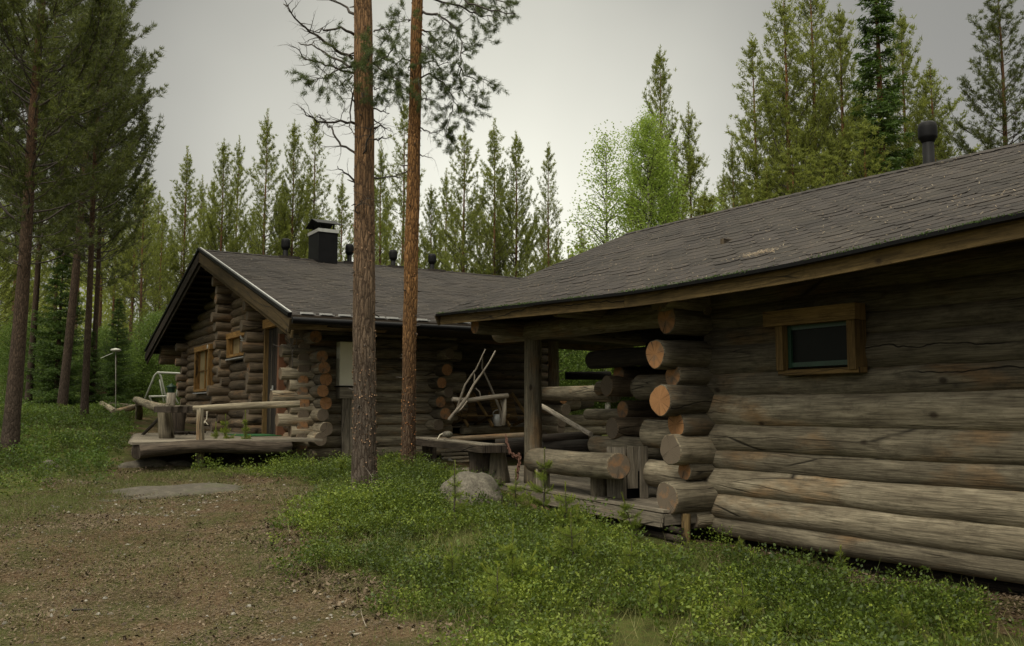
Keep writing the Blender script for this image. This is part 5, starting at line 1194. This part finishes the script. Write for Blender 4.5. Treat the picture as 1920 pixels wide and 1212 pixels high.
# flaking scales standing off the bark
def scales(t, pts, d, rad, n, mat, seed):
    rs = np.random.default_rng(seed); P = []; D = []; pv = [at(x, y, d) for x, y in pts]
    for i in range(n):
        f = rs.random()*(len(pv)-1); k = int(f); a = pv[k].lerp(pv[min(k+1, len(pv)-1)], f-k); an = rs.uniform(0, 6.28); o = Vector((math.cos(an), math.sin(an), 0)); r = rad(a.z); P.append(tuple(a+o*(r*.985))); D.append(tuple((o*rs.uniform(.2, .8)+Vector((rs.normal(0, .6), rs.normal(0, .6), rs.normal(0, 1)))).normalized()))
    P = np.array(P); D = np.array(D); V, F, tt = blades(P, D, rs.uniform(.012, .035, n), rs.uniform(.01, .025, n), rs.random(n), True); npobj('bark_flakes', V, F, tt, mat, t)['kind'] = 'stuff'
M['flake'] = litterm('bark_flake', [(.06, .035, .02), (.16, .085, .04), (.30, .19, .11)]); M['flakeo'] = litterm('bark_flake_orange', [(.05, .025, .012), (.24, .10, .03), (.36, .17, .06)])
scales(t1, ((684, 935), (683, 600), (682, 150), (680, -60)), 11.6, lambda z: .158-.010*max(0, z-.6), 3000, 'flake', 3); scales(t2, ((765, 885), (767, 700), (772, 450), (778, 200), (784, -60)), 13.6, lambda z: .104-.0035*max(0, z), 3000, 'flakeo', 4)
def stubs(t, pts, d, rad, n, seed):
    random.seed(seed); pv = [at(x, y, d) for x, y in pts]
    mb = MB()
    for i in range(n):
        f = random.random()*(len(pv)-1); k = int(f); a = pv[k].lerp(pv[min(k+1, len(pv)-1)], f-k); an = random.uniform(0, 6.28); o = Vector((math.cos(an), math.sin(an), random.uniform(-.3, .3))); r = rad(a.z); L = random.uniform(.03, .12)
        mb.tube([a+o*r*.9, a+o*(r+L*.5), a+o*(r+L)+Vector((0, 0, random.uniform(-.03, .02)))], [.014, .009, .005], 6, wob=.2)
    mb.build('branch_stubs', 'deadtwig', t)['kind'] = 'stuff'
stubs(t1, ((684, 800), (683, 500), (682, 150), (680, -60)), 11.6, lambda z: .15-.010*max(0, z-.6), 34, 21); stubs(t2, ((767, 760), (772, 450), (778, 200), (784, -60)), 13.6, lambda z: .10-.0035*max(0, z), 26, 22)
def boughs(t, specs, d0, mat, seed, dead):
    random.seed(seed); mb = MB(); tips = []
    for (x0, y0), path, r, dz, leafy in specs:
        pts = [at(x0, y0, d0)]; n = len(path); pts += [at(x, y, d0+dz*(i+1)/n) for i, (x, y) in enumerate(path)]
        fine = []
        for i in range(len(pts)-1):
            for k in range(3): fine.append(pts[i].lerp(pts[i+1], k/3)+Vector((random.gauss(0, .012), random.gauss(0, .012), random.gauss(0, .012))))
        fine.append(pts[-1]); m = len(fine); mb.tube(fine, [r*(1-.75*i/m) for i in range(m)], 6, wob=.1, cap0=False, tint=.5)
        for i in range(2, m):
            for q in range(2 if leafy else 2):
                if random.random() < (.75 if leafy else .5):
                    dd = (fine[i]-fine[i-1]).normalized(); ax = Vector((random.gauss(0, 1), random.gauss(0, 1), random.gauss(0, .8)-(.2 if leafy else 0))).normalized()
                    tp = [] if leafy else None
                    branchy(mb, fine[i], dd*.7+ax*.8, random.uniform(.18, .5 if leafy else .45)*(1.1-.5*i/m), r*.3, 1, 4, .5, 3, .5, tp, 0)
                    if leafy: tips += [q2 for q2 in tp if random.random() < leafy]
    mb.build('branches' if not dead else 'dead_branches', 'deadtwig', t)
    if tips: needle_tufts(tips, 26, .06, .006, seed, 'pinen', t)
boughs(t1, [((665, 65), [(640, 53), (610, 57), (590, 60)], .02, -.3, 0), ((665, 30), [(640, 8), (600, -5)], .02, .3, 0), ((662, 110), [(630, 95), (600, 70), (580, 60), (555, 35), (532, 8)], .022, -.8, 0),
  ((662, 125), [(640, 118), (610, 100), (585, 85), (560, 80)], .02, .4, 0), ((662, 135), [(630, 130), (600, 118), (575, 112), (555, 90)], .016, -.5, 0), ((668, 230), [(640, 230), (600, 228), (580, 220), (565, 205)], .018, -.5, 0),
  ((668, 290), [(640, 272), (625, 250), (615, 235), (598, 215)], .018, .3, 0), ((665, 340), [(645, 325), (633, 312)], .014, -.3, 0), ((664, 170), [(655, 210), (655, 240), (664, 252)], .012, -.3, 0),
  ((700, 205), [(718, 208), (730, 213)], .012, -.3, 0), ((700, 240), [(715, 238), (730, 240)], .014, .3, 0), ((700, 262), [(715, 262), (730, 258)], .012, -.3, 0), ((700, 225), [(712, 232), (722, 245)], .01, .4, 0),
  ((702, 335), [(725, 332), (745, 330), (763, 322)], .014, .8, 0), ((676, 415), [(668, 395), (676, 380), (684, 368)], .012, -.35, 0), ((684, 315), [(680, 290), (688, 262), (700, 235)], .018, -.35, 0), ((664, 200), [(660, 180), (662, 160)], .012, -.2, 0)], 11.6, 't', 8, True)
boughs(t1, [((664, 120), [(640, 128), (620, 140), (600, 148), (590, 150)], .014, -.5, .75), ((664, 100), [(645, 110), (628, 100)], .012, -.6, .6), ((668, 130), [(680, 128), (690, 112), (698, 100)], .014, -.5, .9), ((700, 118), [(725, 105), (738, 85)], .014, -.4, .6),
  ((700, 120), [(720, 135), (745, 150), (760, 158)], .014, -.3, .85), ((698, 60), [(715, 55), (735, 60)], .012, .3, .6), ((664, 140), [(640, 160), (625, 155)], .01, .3, .5), ((697, 150), [(705, 170), (712, 165)], .01, -.4, .8), ((690, 180), [(680, 175), (676, 185)], .01, -.4, .5)], 11.6, 't', 9, False)
boughs(t2, [((790, 20), [(820, 30), (840, 40), (860, 62), (866, 90), (864, 120)], .02, -.4, .7), ((788, 55), [(805, 60), (820, 75), (828, 95)], .016, .4, .7), ((790, -10), [(850, -20), (880, 5), (920, 20), (965, 25)], .022, -.4, .6),
  ((790, -5), [(850, 10), (880, 20), (900, 32), (925, 30)], .018, .5, .75), ((790, -20), [(870, -15), (920, -5), (950, 5)], .018, .2, .8), ((864, 100), [(885, 88), (900, 75)], .01, -.1, .95), ((862, 120), [(870, 140), (895, 150), (912, 150)], .012, -.1, .9), ((862, 130), [(865, 160), (878, 185), (890, 188)], .01, .1, .8),
  ((785, 120), [(810, 115), (825, 120), (845, 118)], .012, -.3, .85), ((782, 150), [(805, 140), (830, 155), (845, 175), (855, 200), (870, 208)], .014, -.3, .85), ((780, 140), [(790, 165), (805, 185), (808, 200)], .01, -.5, .7), ((852, 195), [(845, 215), (838, 240), (835, 252)], .009, -.3, .9),
  ((770, 115), [(755, 110), (742, 120), (735, 130)], .012, -.4, .85), ((770, 40), [(760, 38), (750, 45)], .01, -.4, .8), ((776, 145), [(770, 135), (766, 125)], .01, -.5, .9), ((786, 80), [(798, 90), (812, 100)], .01, -.3, .7)], 13.6, 't', 10, False)
boughs(t2, [((787, 240), [(800, 245), (812, 250), (828, 245)], .012, -.3, 0), ((787, 290), [(797, 294), (808, 295)], .01, -.2, 0), ((787, 185), [(797, 187), (804, 188)], .01, -.2, 0), ((765, 322), [(750, 328), (738, 330)], .01, -.2, 0), ((848, 262), [(855, 275), (865, 280)], .008, 0, 0)], 13.6, 't', 11, True)

# ================================================================ GROUND COVER
def fields(poly, dens, x0=None):
    lo, hi = poly.min(0), poly.max(0); n = int((hi-lo).prod()*dens); x = rng.uniform(lo[0], hi[0], n); y = rng.uniform(lo[1], hi[1], n); jx = x+.22*np.sin(y*4.1)+.14*np.sin(x*9+y*3)+rng.normal(0, .2, n); jy = y+.22*np.sin(x*3.7)+.12*np.sin(y*8)+rng.normal(0, .2, n)
    k = inside(poly, jx, jy); return x[k], y[k]
def clear(x, y):
    ok = ~((x > 5.7+(y-7)*.14) & (y > 6.9)) & ~((x > 6.75) & (y < 8)) & ~((x > 2.1+(y-14.4)*.165) & (y > 14.45) & (y < 25.6) & (x < 14)) & ~((x > 4.9) & (y > 14) & (y < 27) & (x < 14))
    return ok
def patchn(x, y, s, o=0): return np.sin(x*s+o)*np.sin(y*s*1.13+o*2)+.6*np.sin(x*s*2.3+y*s*1.1+o)*np.sin(y*s*2.7-x*s)
def shrubs(poly, dens, leaves, hmax, ls, name, mat, label, lod=1., tc=.5, thin=None):
    x, y = fields(poly, dens); k = clear(x, y); x, y = x[k], y[k]
    pn = patchn(x, y, 1.7, 1); k = rng.random(len(x)) < np.clip(.66+.6*pn, .06, 1); x, y, pn = x[k], y[k], pn[k]
    z = hgts(x, y); h = hmax*np.clip(.62+.25*pn+rng.normal(0, .16, len(x)), .25, 1.25); n = len(x); idx = np.repeat(np.arange(n), leaves)
    f = rng.random(len(idx))**.6; rad = .075*(.35+f)*rng.random(len(idx))**.5*(h[idx]/.15); an = rng.uniform(0, 6.283, len(idx)); lean = rng.normal(0, .25, (n, 2))
    P = np.stack([x[idx]+rad*np.cos(an)+lean[idx, 0]*h[idx]*f, y[idx]+rad*np.sin(an)+lean[idx, 1]*h[idx]*f, z[idx]+h[idx]*f], 1)
    D = unit(np.stack([np.cos(an)*.8, np.sin(an)*.8, rng.normal(.45, .35, len(idx))], 1)+rng.normal(size=(len(idx), 3))*.35)
    pt = np.clip(tc+.25*patchn(x, y, 1.1, 4)+rng.normal(0, .26, n), 0, 1)
    V, F, t = blades(P, D, ls*rng.uniform(.7, 1.4, len(idx)), ls*.62*rng.uniform(.8, 1.2, len(idx)), np.clip(pt[idx]+rng.normal(0, .14, len(idx)), 0, 1), True)
    o = npobj(name, V, F, t, mat); tag(o, label, 'ground cover', kind='stuff'); return o
camd = lambda x, y: np.hypot(x, y)
shrubs(vegA, 175, 54, .24, .025, 'blueberry_cover', 'berry', 'bright green blueberry shrubs covering the ground in front of the near cabin')
shrubs(vegB, 190, 30, .24, .028, 'blueberry_cover', 'berry', 'bright green blueberry shrubs along the edge of the far deck', tc=.5)
shrubs(poly_px([(365, 876), (420, 884), (500, 884), (580, 880), (570, 868), (480, 864), (400, 864)]), 150, 34, .38, .03, 'deck_thicket', 'berry', 'tall blueberry shrubs growing up against the edge log of the far deck', tc=.5)
shrubs(vegC, 45, 34, .24, .034, 'moss_cover', 'berry', 'dark blueberry and moss cover under the pines at the left', tc=.12)
def grass(poly, dens, hh, name, label, tc=.4, w=.004, cl=.0, thr=-9):
    x, y = fields(poly, dens); k = clear(x, y) & (patchn(x, y, 1.3, 2)+.8*rng.normal(size=len(x))*.5 > thr); x, y = x[k], y[k]; n = len(x); z = hgts(x, y)
    D = unit(np.stack([rng.normal(0, .45, n), rng.normal(0, .45, n), np.ones(n)*.9], 1)); V, F, t = blades(np.stack([x, y, z-.005], 1), D, hh*rng.uniform(.4, 1.3, n), w*np.ones(n), np.clip(rng.normal(tc, .22, n), 0, 1))
    return tag(npobj(name, V, F, t, 'grass'), label, 'grass', kind='stuff')
pathP = poly_px([(-80, 1212), (900, 1212), (760, 1140), (640, 1090), (590, 1010), (580, 950), (640, 900), (430, 885), (180, 880), (60, 930), (-80, 940)])
grass(pathP, 1700, .05, 'sparse_grass', 'thin dry grass scattered over the path', .35, .004, thr=-.1)
shrubs(vegA, 26, 44, .34, .036, 'lingonberry_clumps', 'berry', 'darker broad leaved clumps among the blueberries', tc=.22)
grass(vegA, 260, .2, 'dry_stems', 'dry brown stems among the blueberries', .97, .006)
grass(vegA, 500, .26, 'tall_grass', 'tall thin grass standing among the blueberries', .5, .005, thr=.1)
shrubs(vegE, 20, 26, .3, .05, 'undergrowth_cover', 'under', 'green undergrowth on the slope beneath the wood left of the far cabin', tc=.35)
shrubs(poly_px([(585, 960), (640, 890), (770, 868), (820, 905), (850, 950), (800, 985), (690, 990)]), 120, 46, .36, .026, 'bilberry_thicket', 'berry', 'taller darker shrubs around the feet of the two foreground pines', tc=.3)
grass(vegD, 3200, .075, 'green_grass', 'short green grass at the edge of the path beneath the pines', .4, .005, thr=-.3)
grass(poly_px([(560, 985), (640, 900), (770, 880), (800, 905), (740, 960), (640, 990)]), 2500, .16, 'grass_tufts', 'taller grass around the foot of the foreground pines', .3, .005, thr=-.2)
grass(poly_px([(330, 905), (440, 905), (640, 905), (640, 885), (440, 880), (330, 880)]), 2200, .07, 'grass_edge', 'yellowing grass in front of the far deck', .65, .006, thr=-.2)
# litter: needles, leaves, twigs, pebbles
def scatter(poly, dens, name, mat, label, L, w, cat='litter', up=.12, thr=-9, quad=True, s=1.1):
    x, y = fields(poly, dens); k = patchn(x, y, s, 5)+rng.normal(0, .5, len(x)) > thr; x, y = x[k], y[k]; n = len(x); an = rng.uniform(0, 6.283, n)
    P = np.stack([x, y, hgts(x, y)+.004+rng.uniform(0, .012, n)], 1); D = unit(np.stack([np.cos(an), np.sin(an), rng.normal(0, up, n)], 1)); LL = rng.uniform(*L, n)
    S = np.stack([-np.sin(an), np.cos(an), rng.normal(0, up*1.5, n)], 1); ww = rng.uniform(*w, n)[:, None]
    V = np.stack([P, P+D*LL[:, None]*.5+S*ww, P+D*LL[:, None], P+D*LL[:, None]*.5-S*ww], 1).reshape(-1, 3)
    return tag(npobj(name, V, np.arange(4*n).reshape(n, 4), np.repeat(np.clip(rng.normal(.5, .25, n), 0, 1), 4), mat), label, cat, kind='stuff')
big = np.vstack([pathP])
scatter(big, 3800, 'needle_litter', 'needlep', 'fallen pine needles strewn over the path', (.03, .07), (.001, .002), thr=-9)
scatter(big, 900, 'leaf_litter', 'litter', 'brown leaves and bark crumbs strewn over the path', (.008, .028), (.003, .009), up=.3, thr=-.9)
scatter(poly_px([(560, 960), (640, 950), (700, 1090), (900, 1200), (900, 1212), (700, 1190), (520, 1060), (450, 1000)]), 500, 'cone_litter', 'litter', 'dark cones and dead leaves along the edge of the blueberries', (.02, .05), (.008, .02), up=.5)
RS = [(px, py) for px, py in ((250, 935), (300, 945), (360, 940), (420, 938), (460, 945), (200, 925), (330, 915), (450, 915))]
scatter(big, 700, 'bark_litter', 'litter', 'dark bark crumbs and cones scattered over the path', (.015, .05), (.004, .012), up=.5, thr=.2, s=2.3)
scatter(poly_px([(1330, 1012), (1920, 1130), (1920, 1200), (1700, 1150), (1500, 1090), (1340, 1035)]), 1500, 'wall_litter', 'litter', 'brown litter on the bare strip along the foot of the near wall', (.02, .05), (.004, .014), up=.3)
def pebbles():
    x, y = fields(big, 60); k = patchn(x, y, .8, 3)+rng.normal(0, .6, len(x)) > .2; x, y = x[k], y[k]; n = len(x); s = .006+.018*rng.random(n)**3
    base = np.array([(1, 0, 0), (.5, .87, 0), (-.5, .87, 0), (-1, 0, 0), (-.5, -.87, 0), (.5, -.87, 0), (.45, .2, .6), (-.3, .45, .65), (-.35, -.4, .6), (.3, -.4, .55)])
    fc = [(0, 1, 6), (1, 2, 7), (1, 7, 6), (2, 3, 7), (3, 8, 7), (3, 4, 8), (4, 5, 9), (4, 9, 8), (5, 0, 9), (0, 6, 9), (6, 7, 8), (6, 8, 9)]
    an = rng.uniform(0, 6.28, n); J = 1+rng.normal(0, .18, (n, 10, 3)); B = base[None]*J*s[:, None, None]; c, sn = np.cos(an)[:, None], np.sin(an)[:, None]
    X = B[..., 0]*1.3; Y = B[..., 1]*.85; V = np.stack([X*c-Y*sn+x[:, None], X*sn+Y*c+y[:, None], B[..., 2]*.9+(hgts(x, y)+.001)[:, None]], -1).reshape(-1, 3)
    F = (np.arange(n)[:, None, None]*10+np.array(fc)[None]).reshape(-1, 3); tag(npobj('pebbles', V, F, np.repeat(rng.random(n), 10), 'stone', smooth=False), 'small grey pebbles lying on the path', 'pebbles', kind='stuff')
pebbles()
# fallen sticks
for (a, b, r, lab) in (((645, 975), (725, 938), .012, 'grey dead stick lying in the blueberries at the foot of the thick pine'), ((135, 1152), (215, 1138), .01, 'dark crooked stick lying on the path at the lower left'), ((660, 1200), (712, 1168), .013, 'pale stick on the path near the bottom edge'), ((1075, 1078), (1130, 1052), .008, 'pale dry twig sticking out of the blueberries')):
    p, q = ground_at(*a), ground_at(*b); up_ = .03 if a[1] > 1100 else .12; p = p+Vector((0, 0, up_)); q = q+Vector((0, 0, up_+.03)); random.seed(int(a[0])); mb = MB(); branchy(mb, p, q-p, (q-p).length, r, 1, 6, .25, 3); tag(mb.build('fallen_stick', 'deadtwig' if 'dark' in lab else 'white'), lab, 'stick')
# ---------------------------------------------------------------- pine saplings
def sapling(px, py, toppx, label, bushy=1., seed=0, lean=0):
    p = ground_at(px, py); r = ray(px, py); d = (p-Vector((0, 0, CZ))).dot(FW); tip = at(toppx[0], toppx[1], d); H = (tip-p).length; random.seed(seed); rs = np.random.default_rng(seed)
    t = thing('pine_sapling', p, label, 'sapling', None); mb = MB(); n = 10; ax = (tip-p); pts = [p+ax*(i/n)+Vector((rs.normal(0, .004), rs.normal(0, .004), 0)) for i in range(n+1)]
    mb.tube(pts, [.008*(1-.7*i/n)*max(1, H/.5) for i in range(n+1)], 5, wob=0); P = []; Dn = []; T = []; el = []
    def shoot(a, b, fresh):
        m = max(3, int((b-a).length/.007))
        for k in range(m):
            for _ in range(5 if not fresh else 6):
                P.append(tuple(a.lerp(b, k/m))); dd = (b-a).normalized(); o = Vector(rs.normal(0, 1, 3)); o = (o-dd*o.dot(dd)).normalized(); Dn.append(tuple((o*(.75 if not fresh else .35)+dd*(.55 if not fresh else .9)).normalized())); T.append((.45 if not fresh else .85)+rs.normal(0, .13)); el.append(.062 if not fresh else .03)
    f = .25
    while f < .8:
        c = p+ax*f; nb = int(4*bushy)+1
        for b in range(nb):
            az = rs.uniform(0, 6.28); L = H*.30*(1.1-f)*rs.uniform(.7, 1.2)*bushy; dd = Vector((math.cos(az), math.sin(az), .45)).normalized(); e = c+dd*L; mb.tube([c, c+dd*L*.5, e], [.004, .003, .002], 4, wob=0); e2 = e+(dd+Vector((0, 0, .9))).normalized()*L*.35; shoot(c+dd*L*.15, e, False); shoot(e, e2, True)
        f += .2/max(.5, H/.5)**.3
    shoot(p+ax*.45, p+ax*.78, False); shoot(p+ax*.78, tip, True)
    mb.build('stem', 'twig', t); P = np.array(P); Dn = np.array(Dn); V, F, tt = blades(P, Dn, np.array(el)*rs.uniform(.8, 1.2, len(P)), .005*np.ones(len(P))*max(1, d/9), np.clip(T, 0, 1)); npobj('needles', V, F, tt, 'sap', t)
S_ = [((1020, 985), (1021, 842), 'tall sapling in front of the left end of the log bench', 1.), ((968, 990), (967, 880), 'sapling with a bright candle right of the boulder', 1.), ((1062, 1010), (1060, 905), 'bushy sapling in front of the right stump of the log bench', 1.3), ((1090, 1020), (1082, 955), 'short sapling growing against the taller bushy one below the deck edge', 1.), ((1190, 1012), (1166, 925), 'leaning sapling before the right corner of the near deck', 1.1),
      ((852, 985), (853, 865), 'thin sapling standing left of the boulder', .6), ((1387, 1060), (1386, 1008), 'small sapling next to the near wall left of centre', .9), ((1577, 1090), (1576, 1025), 'faint sapling on the bare strip under the near wall', .7), ((1395, 1185), (1392, 1090), 'sapling in the blueberries below the window of the near cabin', 1.2), ((960, 1130), (962, 985), 'broad sapling in the middle of the blueberries', 1.3), ((1075, 1090), (1070, 960), 'tall soft sapling just right of the middle of the blueberries', 1.3),
      ((560, 0), None, '', 0), ((930, 1180), (935, 1060), 'low sapling near the bottom of the blueberries left of the others', 1.), ((1240, 1160), (1236, 1080), 'sapling at the bottom of the blueberries below the corner logs', 1.1), ((1480, 1205), (1470, 1130), 'sapling at the bottom edge below the window', 1.2), ((640, 905), (643, 850), 'small sapling left of the thick foreground pine', 1.), ((752, 905), (748, 852), 'small sapling between the two foreground pines', .9), ((806, 905), (808, 878), 'tiny sapling in front of the left end of the near deck', .8),
      ((403, 862), (405, 793), 'slim sapling before the far deck right of the split post', .6), ((421, 862), (423, 778), 'taller of the saplings before the far deck', .8), ((460, 864), (460, 770), 'narrow bright sapling before the green doormat', .5), ((875, 800), None, '', 0), ((1180, 1110), (1183, 1010), 'sapling in the blueberries right of centre', 1.), ((850, 1120), (846, 1020), 'sapling at the left of the blueberries', .9), ((1700, 1212), (1690, 1135), 'sapling at the lower right', 1.1), ((620, 985), (616, 930), 'small green sapling at the edge of the path', .9)]
for i, (b, tp, lab, bu) in enumerate(S_):
    if tp: sapling(b[0], b[1], tp, lab.replace('sapling', 'pine sapling', 1), bu, 100+i)
